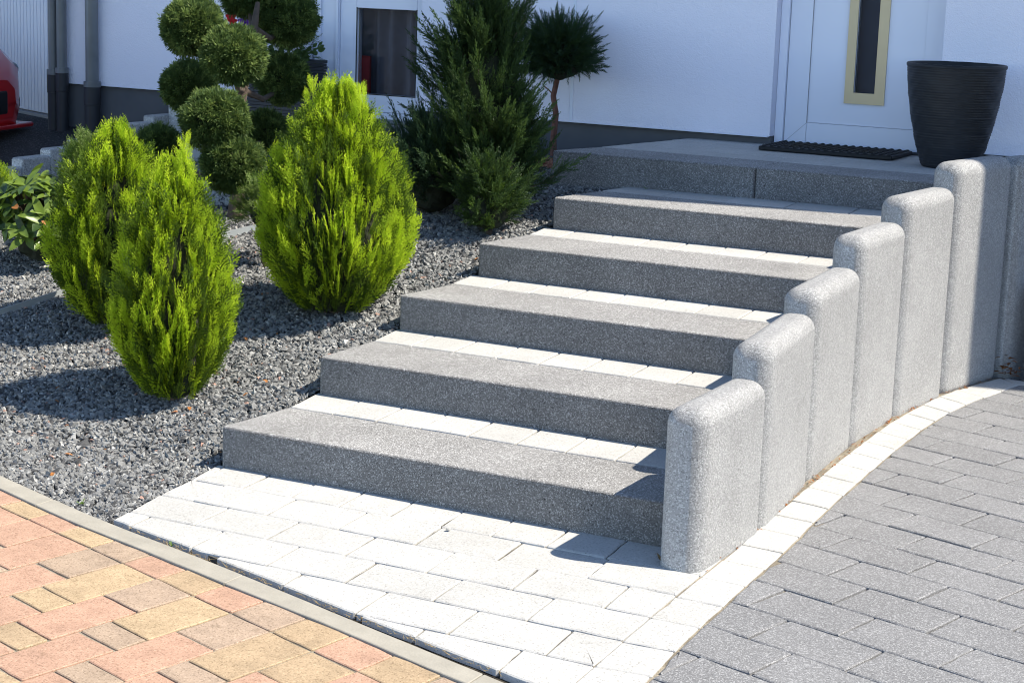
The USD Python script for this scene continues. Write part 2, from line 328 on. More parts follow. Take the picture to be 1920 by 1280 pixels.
# ---- white paved landing
land = empty('path', kind='structure')
CUT = Polygon([(.112, -.745), (.5, -.845), (.748, -.925), (.957, -.99), (1.206, -1.066), (1.512, -1.158), (1.822, -1.25), (1.915, -1.28), (2.04, -1.318), (2.3, -1.40), (2.3, .3), (-.024, .3), (-.024, -.015), (.015, -.2), (.05, -.43)])
Bedge = [(1.966, -.213), (1.976, -.429), (1.988, -.647), (2.002, -.869), (2.02, -1.085), (2.034, -1.33)]
bx = lambda y: float(np.interp(-y, [-p[1] for p in Bedge], [p[0] for p in Bedge]))
put('joint_bed', prism(CUT.buffer(-.012), -.10, -.0075), M['sand_dark'], land)
rows = [(.02, -.2, [-.2, .034, .233, .434, .634, .835, 1.033, 1.224, 1.428, 1.64, 1.85, 1.968]),
        (-.2, -.418, [-.1, .188, .488, .775, 1.065, 1.363, 1.676, 1.976]),
        (-.418, -.642, [-.3, .062, .361, .647, .944, 1.24, 1.536, 1.842, 1.988]),
        (-.642, -.861, [-.1, .21, .505, .80, 1.086, 1.391, 1.701, 2.002]),
        (-.861, -1.078, [.3, .65, .957, 1.259, 1.565, 1.87, 2.02]),
        (-1.078, -1.30, [.9, 1.21, 1.515, 1.822, 2.034])]
for y1, y0, xs in rows:
    for a, b in zip(xs[:-1], xs[1:]):
        sk = .10 * (y1 - y0) if b < 1.96 else 0.
        tl, tr = a - .10 * (y1 - y0), b - .10 * (y1 - y0)
        if b > 1.96: tr = b - .06 * (y1 - y0)
        q = Polygon([(a, y0), (b, y0), (tr, y1), (tl, y1)]).intersection(CUT)
        if q.is_empty or q.geom_type != 'Polygon': continue
        paver(q, 0., M['white%d' % random.randrange(3)], land, 'paver', joint=.003, bev=.0035)

# ---- white border row that follows the palisades
BL_ = [(2.034, -1.34), (2.02, -1.085), (2.002, -.869), (1.988, -.647), (1.976, -.429), (1.966, -.213), (1.96, -.036), (1.949, .167), (1.931, .378), (1.918, .586), (1.895, .98), (1.872, 1.40), (1.862, 1.622), (1.853, 1.838), (1.849, 2.035), (1.847, 2.242), (1.856, 2.435), (1.889, 2.831), (1.94, 3.10), (2.012, 3.345)]
BR_ = [(2.205, -1.34), (2.182, -1.07), (2.16, -.86), (2.143, -.644), (2.13, -.432), (2.117, -.218), (2.109, -.02), (2.099, .15), (2.082, .365), (2.066, .567), (2.04, .96), (2.018, 1.38), (2.007, 1.62), (2.001, 1.811), (1.997, 2.003), (1.994, 2.195), (1.999, 2.413), (2.036, 2.774), (2.075, 2.96), (2.125, 3.25)]
border = empty('paved_border', kind='structure')
put('joint_bed', prism(Polygon(BL_ + BR_[::-1]).buffer(.03), -.105, -.0065), M['sand_pale'], border)
bl, brr = LineString(BL_[5:]), LineString(BR_[5:])
quads = [(BL_[i], BR_[i], BR_[i + 1], BL_[i + 1]) for i in range(5)]
nb = 18
for i in range(nb):
    t0, t1 = i / nb, (i + 1) / nb
    g = lambda l, t: l.interpolate(t, normalized=True).coords[0]
    quads.append((g(bl, t0), g(brr, t0), g(brr, t1), g(bl, t1)))
for q in quads: paver(Polygon(q), 0., M['white%d' % random.randrange(3)], border, 'paver', joint=.0026)
for k in range(3):    # the row turns the corner
    a, b = V([2.02, 3.35]) + k * V([.21, -.03]), V([2.225, 3.32]) + k * V([.21, -.03])
    paver(Polygon([a, b, b + V([-.02, -.10]), a + V([.09 if k == 0 else -.02, -.10])]), 0., M['white1'], border, 'paver', joint=.0026)

# ---- grey driveway
drv = empty('driveway', kind='structure')
right_edge = [*[(x + .003, y) for x, y in BR_], (2.17, 3.24), (2.75, 3.16), (2.75, 6), (9, 6), (9, -4), (2.3, -1.5)]
DP = Polygon(right_edge).buffer(0)
put('joint_bed', prism(DP, -.108, -.015), mat('driveway_joint', {'g': ('geometry', {}), 'mp': ('mapping', {'rotation': (0, 0, .30), 'scale': (1., 5., 1.)}), 'n': ('noise_texture', {'scale': 1.7, 'detail': 3}), 'r': ('rgb_ramp', {'ramp': [(.5, (.012, .012, .012)), (.6, (.24, .21, .165))]}),
    'p': ('principled_bsdf', {'roughness': .95})}, [('g.position', 'mp.vector'), ('mp.vector', 'n.vector'), ('n.fac', 'r.fac'), ('r.color', 'p.base_color')]), drv)
YR = {-7: -1.36, -6: -1.125, -5: -.893, -4: -.663, -3: -.437, -2: -.213, -1: .0118, 0: .2275, 1: .44, 2: .649, 3: .858, 4: 1.085}
def yrow(k): return YR[k] if k in YR else (1.085 + .208 * (k - 4) if k > 4 else -1.36 + .235 * (k + 7))
S = -.305
for k in range(-11, 17):      # row between lines k and k-1
    y1, y0 = yrow(k), yrow(k - 1)
    off = 2.338 + .1045 * (-k)
    for n in range(-14, 14):
        xa = off + .3135 * n; xb = xa + .3135
        if xb < 1.9 or xa > 5.2: continue
        pt = lambda x, yl, o: (x + o, yl + S * (x + o - 2.338))
        q = Polygon([pt(xa, y1, 0), pt(xb, y1, 0), pt(xb, y0, -.048), pt(xa, y0, -.048)])
        if not any(visible((*c, 0), .05) for c in q.exterior.coords): continue
        q = q.intersection(DP)
        if q.is_empty or q.geom_type != 'Polygon': continue
        paver(q, 0., M['drive%d' % random.randrange(3)], drv, 'paver', joint=.0034, jit=.0018, tilt=.005)

# ---------------------------------------------------------------- staircase
stair = empty('staircase', label='six wide speckled grey block steps with white paver strips rising to the house door', cat='staircase')
LB = [(0, 0), (0, .638), (-.032, 1.286), (-.007, 1.915), (.0415, 2.546), (-.291, 3.182)]
BBK = [(.03, .392), (-.0, 1.032), (.007, 1.672), (.045, 2.305), (.109, 2.945), (-.185, 3.533)]
WB = [(-.018, .650), (-.05, 1.297), (-.045, 1.927), (-.005, 2.56), (.128, 3.197), (-.03, 4.40)]
RX = [1.86, 1.84, 1.80, 1.75, 1.76, 1.84]
for k in range(6):
    z0, z1 = .15 * k, .15 * k + .15
    (lx, ly), (bx_, by), (wx, wy) = LB[k], BBK[k], WB[k]
    fy = ly
    segs = [(lx, RX[k], 0)] if k < 5 else [(lx, .802, 0), (.804, RX[k], 0)]
    for a, b, _ in segs:
        la = (a, fy), (bx_ if a == lx else a, by)
        base = Polygon([la[0], (b, fy), (b, by), la[1]])
        # rounded block: hull of small spheres at the corners
        sp = m3.Manifold.sphere(.011, 12); hs = []
        for (x, y) in list(base.buffer(-.011, join_style=2).exterior.coords)[:-1]:
            for z in (z0 - .05 + .011, z1 - .011): hs.append(sp.translate([x, y, z]))
        h = m3.Manifold.batch_hull(hs).refine_to_length(.09).to_mesh()
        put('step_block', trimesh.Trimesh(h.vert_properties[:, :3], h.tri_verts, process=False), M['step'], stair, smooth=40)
    # core under the strip
    nx = LB[k + 1] if k < 5 else (-.03, 4.40)
    core = Polygon([(bx_ + .012, by + .004), (RX[k], by + .004), (RX[k], nx[1] + .05), (wx + .012, nx[1] + .05)])
    put('strip_bed', prism(core, z0 - .12, z1 - .008), M['sand_dark'], stair)
    if k < 5:
        y0, y1 = by + .004, (LB[k + 1][1] + .02)
        xs = {0: [.03, .218, .412, .603, .801, .998, 1.194, 1.39, 1.585, 1.79], 1: [0, .177, .373, .567, .755, .946, 1.142, 1.335, 1.53, 1.72, 1.80], 2: [.0, .185, .373, .569, .748, .939, 1.135, 1.33, 1.52, 1.71, 1.76],
              3: [.04, .195, .39, .581, .76, .95, 1.145, 1.34, 1.53, 1.69, 1.73], 4: [.10, .42, .73, 1.04, 1.35, 1.66, 1.75]}[k]
        for a, b in zip(xs[:-1], xs[1:]):
            sk = .10 * (y1 - y0)
            al = a if a == xs[0] else a; 
            q = Polygon([(al, y0), (b, y0), (b - sk if b < xs[-1] else b, y1), ((wx if a == xs[0] else a - sk), y1)])
            paver(q, z1, M['white%d' % random.randrange(3)], stair, 'paver', joint=.0032, thick=.05, dz=.0006, tilt=.002)
    else:
        ys = np.linspace(by + .004, 4.40, 5)
        for r_ in range(4):
            t0, t1 = (ys[r_] - by) / (4.40 - by), (ys[r_ + 1] - by) / (4.40 - by)
            xl0, xl1 = -.185 + t0 * .155, -.185 + t1 * .155
            x = xl0 - (.16 if r_ % 2 else 0)
            while x < 2.0:
                q = Polygon([(x, ys[r_]), (x + .31, ys[r_]), (x + .31, ys[r_ + 1]), (x, ys[r_ + 1])]).intersection(Polygon([(xl0, ys[r_]), (1.9, ys[r_]), (1.9, ys[r_ + 1]), (xl1, ys[r_ + 1])]))
                if q.geom_type == 'Polygon' and q.area > .002: paver(q, .90, M['white%d' % random.randrange(3)], stair, 'paver', joint=.0012, dz=.0004, tilt=.001, bev=.002)
                x += .31

# ---------------------------------------------------------------- palisade wall
wall = empty('palisade_wall', label='stepped retaining wall of tall rounded speckled concrete palisades beside the stairs', cat='retaining wall')
OUT = [(1.956, -.205), (1.948, .372), (1.868, 1.065), (1.822, 1.715), (1.832, 2.272), (1.884, 2.825), (1.992, 3.38)]
TOPS = [.515, .625, .705, .825, .925, 1.03]
THK = .145
for k in range(6):
    a, b = V(OUT[k]), V(OUT[k + 1]); d = b - a; ln = np.linalg.norm(d); d /= ln; nrm = V([-d[1], d[0]])   # towards the stairs
    T = np.eye(4); T[:2, 0], T[:2, 1], T[:2, 3] = d, nrm, a
    z0 = -.25 if k < 5 else -.035
    m = rbox([.002, 0, z0], [ln - .002, THK, TOPS[k]], .056, 32, T)
    if k < 5: m = trimesh.Trimesh(m.vertices, m.faces)
    hm = m3.Manifold(m3.Mesh(np.asarray(m.vertices, np.float32), np.asarray(m.faces, np.uint32)))
    hm = hm.refine_to_length(.06).to_mesh()
    put('palisade', trimesh.Trimesh(hm.vert_properties[:, :3], hm.tri_verts, process=False), M['palisade'], wall, smooth=45)
def pal(a, b, z0, z1, parent, mt, thk=THK, r=.045, sg=20):
    a, b = V(a), V(b); d = b - a; ln = np.linalg.norm(d); d /= ln; nrm = V([-d[1], d[0]])
    T = np.eye(4); T[:2, 0], T[:2, 1], T[:2, 3] = d, nrm, a
    return put('palisade', rbox([.002, 0, z0], [ln - .002, thk, z1], r, sg, T), mt, parent, smooth=45)
pal((2.02, 3.40), (2.20, 3.95), -.2, 1.02, wall, M['palisade'])
pal((2.10, 3.42), (2.70, 3.34), -.2, .46, wall, M['palisade'])

# ---------------------------------------------------------------- left drive and its pale palisades
dz_ = lambda y: .65 - .2 * (4.36 - y)
ad = MB(); ys = np.linspace(-1.6, 4.5, 14)
for y0, y1 in zip(ys[:-1], ys[1:]):
    z0, z1 = max(-.02, dz_(y0)), max(-.02, dz_(y1))
    ad.add([(-9, y0, z0), (-3.62, y0, z0), (-3.62, y1, z1), (-9, y1, z1)], [[0, 1, 2, 3]])
ad.add([(-9, 4.5, dz_(4.5)), (-4.3, 4.5, dz_(4.5)), (-4.3, 9, dz_(4.5)), (-9, 9, dz_(4.5))], [[0, 1, 2, 3]])
put('left_driveway', ad, M['asphalt'], kind='structure')
lw = empty('stone_edging', label='row of small pale concrete palisades stepping up along the dark driveway', cat='stone edging')
spec = [(2.60, 2.86, .585), (2.863, 3.10, .632), (3.103, 3.335, .668), (3.338, 3.58, .703), (3.583, 3.80, .735), (3.803, 4.05, .770), (4.053, 4.29, .806)]
for y0, y1, zt in spec: pal((-3.58, y1), (-3.58, y0), .0, zt, lw, M['pale_palisade'], thk=-.0 + .09, r=.012, sg=8)
for i in range(8): pal((-3.58, 2.597 - .24 * i), (-3.58, 2.36 - .24 * i), -.2, .545 - .045 * i, lw, M['pale_palisade'], thk=.09, r=.012, sg=8)
pal((-3.50, 4.20), (-3.38, 4.20), .2, .95, lw, M['pale_palisade'], thk=.09, r=.012, sg=8)
pal((-3.375, 4.20), (-3.255, 4.20), .2, .946, lw, M['pale_palisade'], thk=.09, r=.012, sg=8)
pal((-3.25, 4.20), (-2.95, 4.20), .2, .93, lw, M['pale_palisade'], thk=.09, r=.012, sg=8)

# ---------------------------------------------------------------- house
YW = 4.36
house = empty('house', label='white rendered house with dark grey plinth, glazed door and downpipes', cat='house')
WIN, DOOR = (-2.56, -1.765, .86, 3.0), (.432, 1.345, .90, 3.0)
def rect(x0, x1, z0, z1): return Polygon([(x0, z0), (x1, z0), (x1, z1), (x0, z1)])
wp = rect(-4.56, 9.0, .945, 5.25).difference(rect(WIN[0], WIN[1], .5, WIN[3])).difference(rect(DOOR[0], DOOR[1], .5, DOOR[3]))
put('wall', wallpoly(wp, YW, YW + .30), M['stucco'], house)
mb = MB(); mb.box([-4.56, YW + .32, .2], [-4.26, 12, 5.25]).box([8.7, YW + .32, .2], [9.0, 12, 5.25]).box([-4.2, 11.7, .2], [8.6, 12, 5.25])
put('wall', mb, M['stucco'], house)
pp = rect(-4.54, 8.98, -.6, .943).difference(rect(WIN[0], WIN[1], .84, 3)).difference(rect(DOOR[0], DOOR[1], .85, 3))
put('plinth', wallpoly(pp, YW + .025, YW + .29), M['plinth'], house)
mb = MB(); mb.box([-.775, YW - .003, .945], [-.757, YW + .002, 5.2]); put('joint_profile', mb, M['upvc'], house)
put('drip_edge', MB().box([-4.55, YW - .004, .939], [WIN[0] - .01, YW + .02, .9445]).box([WIN[1] + .01, YW - .004, .939], [DOOR[0] - .01, YW + .02, .9445]).box([DOOR[1] + .01, YW - .004, .939], [8.9, YW + .02, .9445]), M['upvc'], house)
# terrace door beside the stairs' left garden
W = put('window_frame', MB().box([WIN[0] + .002, 4.42, .862], [-2.375, 4.50, 2.99]).box([-2.373, 4.432, .905], [-2.262, 4.50, 2.99]).box([-1.836, 4.432, .905], [-1.767, 4.50, 2.99]).box([-2.260, 4.432, .905], [-1.838, 4.50, 1.008]).box([-2.260, 4.432, 1.518], [-1.838, 4.50, 1.63]).box([-2.26, 4.432, 2.88], [-1.838, 4.50, 2.99]), M['upvc'], house)
put('frame_profile', MB().box([-2.545, 4.405, .87], [-2.50, 4.419, 2.98]).box([-2.395, 4.41, .87], [-2.380, 4.419, 2.98]), M['upvc'], W)
put('sill', MB().box([WIN[0] + .004, 4.375, .845], [WIN[1] - .004, 4.43, .861]), M['zinc'], W)
put('threshold', MB().box([-2.36, 4.425, .864], [-1.77, 4.50, .902]), M['upvc'], W)
put('pane', MB().box([-2.26, 4.462, 1.008], [-1.838, 4.468, 1.518]), M['pane'], W)
put('pane', MB().box([-2.26, 4.462, 1.63], [-1.838, 4.468, 2.88]), M['pane'], W)
put('seal', MB().box([-2.262, 4.4305, 1.004], [-2.255, 4.434, 1.522]).box([-1.843, 4.4305, 1.004], [-1.836, 4.434, 1.522]).box([-2.254, 4.4305, 1.004], [-1.844, 4.434, 1.010]).box([-2.254, 4.4305, 1.514], [-1.844, 4.434, 1.5185]), M['groove'], W)
cx = np.linspace(-2.5, -1.72, 120); cy = 4.60 + .03 * np.sin(cx * 55) + .012 * np.sin(cx * 31 + 1)
cv = np.vstack([np.c_[cx, cy, np.full(120, .9)], np.c_[cx, cy, np.full(120, 2.95)]]); k = np.arange(119)
put('curtain', (cv, np.stack([k, k + 1, k + 121, k + 120], 1)), M['curtain'], W)
put('curtain', MB().box([-2.285, 4.50, .95], [-2.205, 4.52, 1.23]), M['red_cloth'], W, label='red cloth edge')
put('room', MB().box([-2.7, 4.67, .7], [-1.6, 4.70, 3.2]).box([-2.7, 4.67, .66], [-1.6, 4.68, .69]), M['room'], W)
# front door
D = put('door', MB().box([.482, 4.452, .912], [.604, 4.51, 2.95]).box([1.226, 4.452, .912], [1.30, 4.51, 2.95]).box([.606, 4.452, .912], [1.224, 4.51, 1.026]).box([.606, 4.452, 2.84], [1.224, 4.51, 2.95]), M['upvc'], house)
dp = rect(.606, 1.224, 1.028, 2.838).difference(rect(.853, .973, 1.20, 2.60))
put('door_panel', wallpoly(dp, 4.458, 4.50), M['upvc'], D)
fr = rect(.806, 1.026, 1.144, 2.66).difference(rect(.855, .971, 1.202, 2.598))
put('glass_frame', wallpoly(fr, 4.449, 4.4575), M['brass'], D)
put('pane', MB().box([.8532, 4.474, 1.2002], [.9728, 4.480, 2.5998]), M['door_pane'], D)
put('room', MB().box([.7, 4.56, .95], [1.15, 4.58, 2.8]), plain('sky_reflection_blue', (.16, .20, .30), .6), D)  # sheet behind the pane, coloured blue in place of a sky reflection
mm = MB()
for (x0, z0, x1, z1) in ((.482, .912, .606, 1.027),):     # mitred corner line of the leaf
    mm.add([(x0, 4.4512, z0), (x0 + .0025, 4.4512, z0), (x1, 4.4512, z1 - .0025), (x1, 4.4512, z1)], [[0, 1, 2, 3]])
put('seal', mm.box([.4795, 4.4505, .912], [.4818, 4.47, 2.95]).box([.6035, 4.4515, 1.026], [.6062, 4.456, 2.84]), M['seal'], D)
put('door_frame', MB().box([.434, 4.43, .902], [.479, 4.52, 2.99]).box([1.303, 4.43, .902], [1.343, 4.52, 2.99]).box([.481, 4.43, 2.955], [1.301, 4.52, 2.99]), M['upvc'], house)
put('threshold', MB().box([.481, 4.40, .9005], [1.301, 4.50, .910]), M['groove'], house)
# roof: a deep eave, slightly out of square with the front
ez = 5.45
e0, e1 = V([-7., 3.40 + .20 * (-7 - 3.53)]), V([11., 3.40 + .20 * (11 - 3.53)])
f = MB()
prof = [(e0[0], e0[1]), (e1[0], e1[1]), (11., 12.6), (-7., 12.6)]
lo = [(*p, ez) for p in prof[:2]]; lo += [(11., 8.4, ez + 2.9), (-7., 8.4, ez + 2.9), (11., 12.6, ez), (-7., 12.6, ez)]
hi = [(x, y, z + .24) for x, y, z in lo]
vv = lo + hi
f.add(vv, [[0, 3, 2, 1], [3, 5, 4, 2], [6, 7, 8, 9], [9, 8, 10, 11], [0, 1, 7, 6], [5, 11, 10, 4], [0, 6, 9, 3], [3, 9, 11, 5], [1, 2, 8, 7], [2, 4, 10, 8]])
put('roof', f, M['roof'], house)
f = MB(); f.add([(-4.5, YW + .1, 5.26), (8.9, YW + .1, 5.26), (8.9, 11.9, 5.26), (-4.5, 11.9, 5.26)], [[0, 1, 2, 3]])
put('ceiling', f, M['stucco'], house)
# downpipes
for px, r_, zt, zs, yy in ((-4.515, .033, 1.015, .66, 4.31), (-4.435, .033, 1.03, .66, 4.30), (-4.185, .042, .955, .66, 4.30)):
    pts = [(px, yy, zt - .01), (px, yy, 2.), (px, yy, 5.3)]
    dpz = put('downpipe', MB().tube(pts, r_, 20), M['zinc'], house, smooth=40)
    put('collar', MB().tube([(px, yy, zt - .022), (px, yy, zt + .012)], r_ * 1.32, 20), M['zinc'], dpz, smooth=40)
    put('drain_socket', MB().tube([(px, yy, .45), (px, yy, zt - .14)], r_ * 1.2, 20).tube([(px, yy, zt - .139), (px, yy, zt - .024)], r_ * 1.3, 20), M['drainpipe'], dpz, smooth=40)

# garage at the left, turned away from the house front
gar = empty('garage', label='white garage with vertically ribbed door behind the red car', cat='garage')
gd = V([-.905, .407]); gd /= np.linalg.norm(gd); gn = V([-gd[1], gd[0]])      # gn points to the camera side? flipped below
if gn @ (CAM[:2] - V([-4.6, 4.47])) < 0: gn = -gn
T = np.eye(4); T[:2, 0] = gd; T[:2, 1] = -gn; T[0, 3], T[1, 3] = -4.60, 4.50
if np.linalg.det(T[:3, :3]) < 0: pass
def gbox(mbx, lo, hi): return mbx.box(lo, hi, T)
dm = MB()
for i in range(46): gbox(dm, [.02 + i * .054, 0, .705], [.02 + i * .054 + .048, .03, 2.9])
gdoor = put('garage_door', dm, M['garage'], gar)
put('door_backing', gbox(MB(), [.0, .006, .70], [2.55, .06, 2.92]), M['garage'], gdoor)
put('garage_wall', gbox(gbox(MB(), [2.56, 0, .3], [3.4, .25, 3.4]), [-.0, 0, 2.93], [2.55, .25, 3.4]), M['stucco'], gar)
put('sill', gbox(MB(), [-.02, -.05, .3], [3.0, .2, .695]), M['pale_concrete'], gar)
put('garage_body', gbox(MB(), [.0, .27, .3], [3.4, 5., 3.42]), M['stucco'], gar)

# ================================================================ OBJECTS
def instancer(name, parent, protos, pos, quat, scale, idx, kind='stuff', **kw):
    """protos: (mesh, material) pairs; quat: (n,4) as w,x,y,z"""
    path = numbered(P(parent) + '/' + name)
    pi = UsdGeom.PointInstancer.Define(stage, path)
    targets = []
    for i, (m, mt) in enumerate(protos):
        pp_ = f'{path}/shoot_{i:03d}' if i else f'{path}/shoot'
        usdkit.mesh(stage, pp_, m, mt); targets.append(Sdf.Path(pp_))
    pi.CreatePrototypesRel().SetTargets(targets)
    pi.CreateProtoIndicesAttr(Vt.IntArray.FromNumpy(np.asarray(idx, np.int32)))
    pi.CreatePositionsAttr(Vt.Vec3fArray.FromNumpy(np.asarray(pos, np.float32)))
    sc = np.asarray(scale, np.float32)
    if sc.ndim == 1: sc = np.repeat(sc[:, None], 3, 1)
    pi.CreateScalesAttr(Vt.Vec3fArray.FromNumpy(sc.astype(np.float32)))
    q = np.asarray(quat, float)
    pi.CreateOrientationsAttr(Vt.QuathArray([Gf.Quath(float(a), float(b), float(c), float(d)) for a, b, c, d in q]))
    return tag(pi.GetPrim(), kind=kind, **kw)
def quats(X, Y, Z):
    from scipy.spatial.transform import Rotation
    m = np.stack([X, Y, Z], -1)
    q = Rotation.from_matrix(m).as_quat()
    return q[:, [3, 0, 1, 2]]
def frame(Z, Xhint):
    Z = Z / np.linalg.norm(Z, axis=1, keepdims=True)
    Y = np.cross(Z, Xhint); Y /= np.linalg.norm(Y, axis=1, keepdims=True) + 1e-9
    X = np.cross(Y, Z)
    return X, Y, Z
def unit(n, r):
    d = r.normal(size=(n, 3)); return d / np.linalg.norm(d, axis=1, keepdims=True)
def leaflets(base, dirs, side, ln, wd):
    """rhombic scale leaves; side = the width direction"""
    n = len(base); a = base; b = base + dirs * (ln * .45)[:, None] + side * (wd / 2)[:, None]; c = base + dirs * ln[:, None]; d = base + dirs * (ln * .45)[:, None] - side * (wd / 2)[:, None]
    v = np.stack([a, b, c, d], 1).reshape(-1, 3); i = np.arange(n) * 4
    return v, np.vstack([np.stack([i, i + 1, i + 2], 1), np.stack([i, i + 2, i + 3], 1)])
def fan(r, h=.10, w=.035, shoots=9, ll=.012, lw=.0042, flat=.25, ang=38, tipw=.5):
    """a flat vertical spray: a stem with alternate shoots carrying scale leaves, in the xz plane"""
    B, D, S_ = [], [], []
    for i in range(shoots * 2 + 1):
        t = (i / (shoots * 2)) ** .9; sg = 1 if i % 2 else -1
        prof = w * (1 - abs(t - .38) ** 1.4 * 1.1) * r.uniform(.75, 1.15)
        a = math.radians(ang * (1 - .35 * t) + r.normal(0, 6)) * sg
        if i == shoots * 2: a, prof = 0, w * .7
        d = V([math.sin(a), r.normal(0, flat * .5), math.cos(a)]); d /= np.linalg.norm(d)
        o = V([0, 0, h * (.05 + .85 * t)])
        k = max(2, int(prof / (ll * .55)))
        for j in range(k):
            p = o + d * prof * (j / k)
            a2 = a + math.radians(r.choice([-1, 1]) * r.uniform(8, 38))
            dd = V([math.sin(a2), r.normal(0, flat), math.cos(a2)]); dd /= np.linalg.norm(dd)
            sd = np.cross(dd, V([r.normal(0, .45), 1, r.normal(0, .45)])); sd /= np.linalg.norm(sd)
            B.append(p); D.append(dd); S_.append(sd)
    n = len(B)
    return leaflets(V(B), V(D), V(S_), ll * r.uniform(.75, 1.25, n), lw * r.uniform(.8, 1.25, n))
def feather(r, h=.16, w=.058, twigs=17, ll=.017, lw=.0046):
    """a juniper spray: pointed, twigs all round its stem"""
    B, D, S_ = [], [], []
    for i in range(twigs):
        t = i / twigs; az = i * 2.4 + r.normal(0, .3)
        prof = w * (1 - t) ** .7 * r.uniform(.7, 1.15) + .008
        el = math.radians(62 + 22 * t)
        d = V([math.cos(az) * math.cos(el), math.sin(az) * math.cos(el) * .8, math.sin(el)])
        o = V([0, 0, h * t * .9]); k = max(2, int(prof / (ll * .42)))
        for j in range(k):
            p = o + d * prof * (j / k); dd = d + r.normal(0, .33, 3); dd /= np.linalg.norm(dd)
            sd = np.cross(dd, r.normal(size=3)); sd /= np.linalg.norm(sd); B.append(p); D.append(dd); S_.append(sd)
    for j in range(8):
        p = V([0, 0, h * (.45 + .07 * j)]); dd = V([r.normal(0, .2), r.normal(0, .2), 1]); dd /= np.linalg.norm(dd)
        sd = np.cross(dd, r.normal(size=3)); sd /= np.linalg.norm(sd); B.append(p); D.append(dd); S_.append(sd)
    n = len(B)
    return leaflets(V(B), V(D), V(S_), ll * r.uniform(.7, 1.3, n), lw * r.uniform(.8, 1.3, n))
def blob(c, rad, seed, amp=.12, sub=3):
    s = trimesh.creation.icosphere(sub); v = s.vertices
    n = 1 + amp * 2 * (meshkit.fbm(v * 2.2 + seed * 7.3, 3, seed) - .5)
    s.vertices = V(c) + v * n[:, None] * V(rad); return s
rr = np.random.default_rng(21)
FAN = [fan(rr) for _ in range(3)]
FAN_S = [fan(rr, h=.075, w=.03, shoots=7) for _ in range(3)]
FAN_T = [fan(rr, h=.105, w=.022, shoots=10, ang=30) for _ in range(2)]

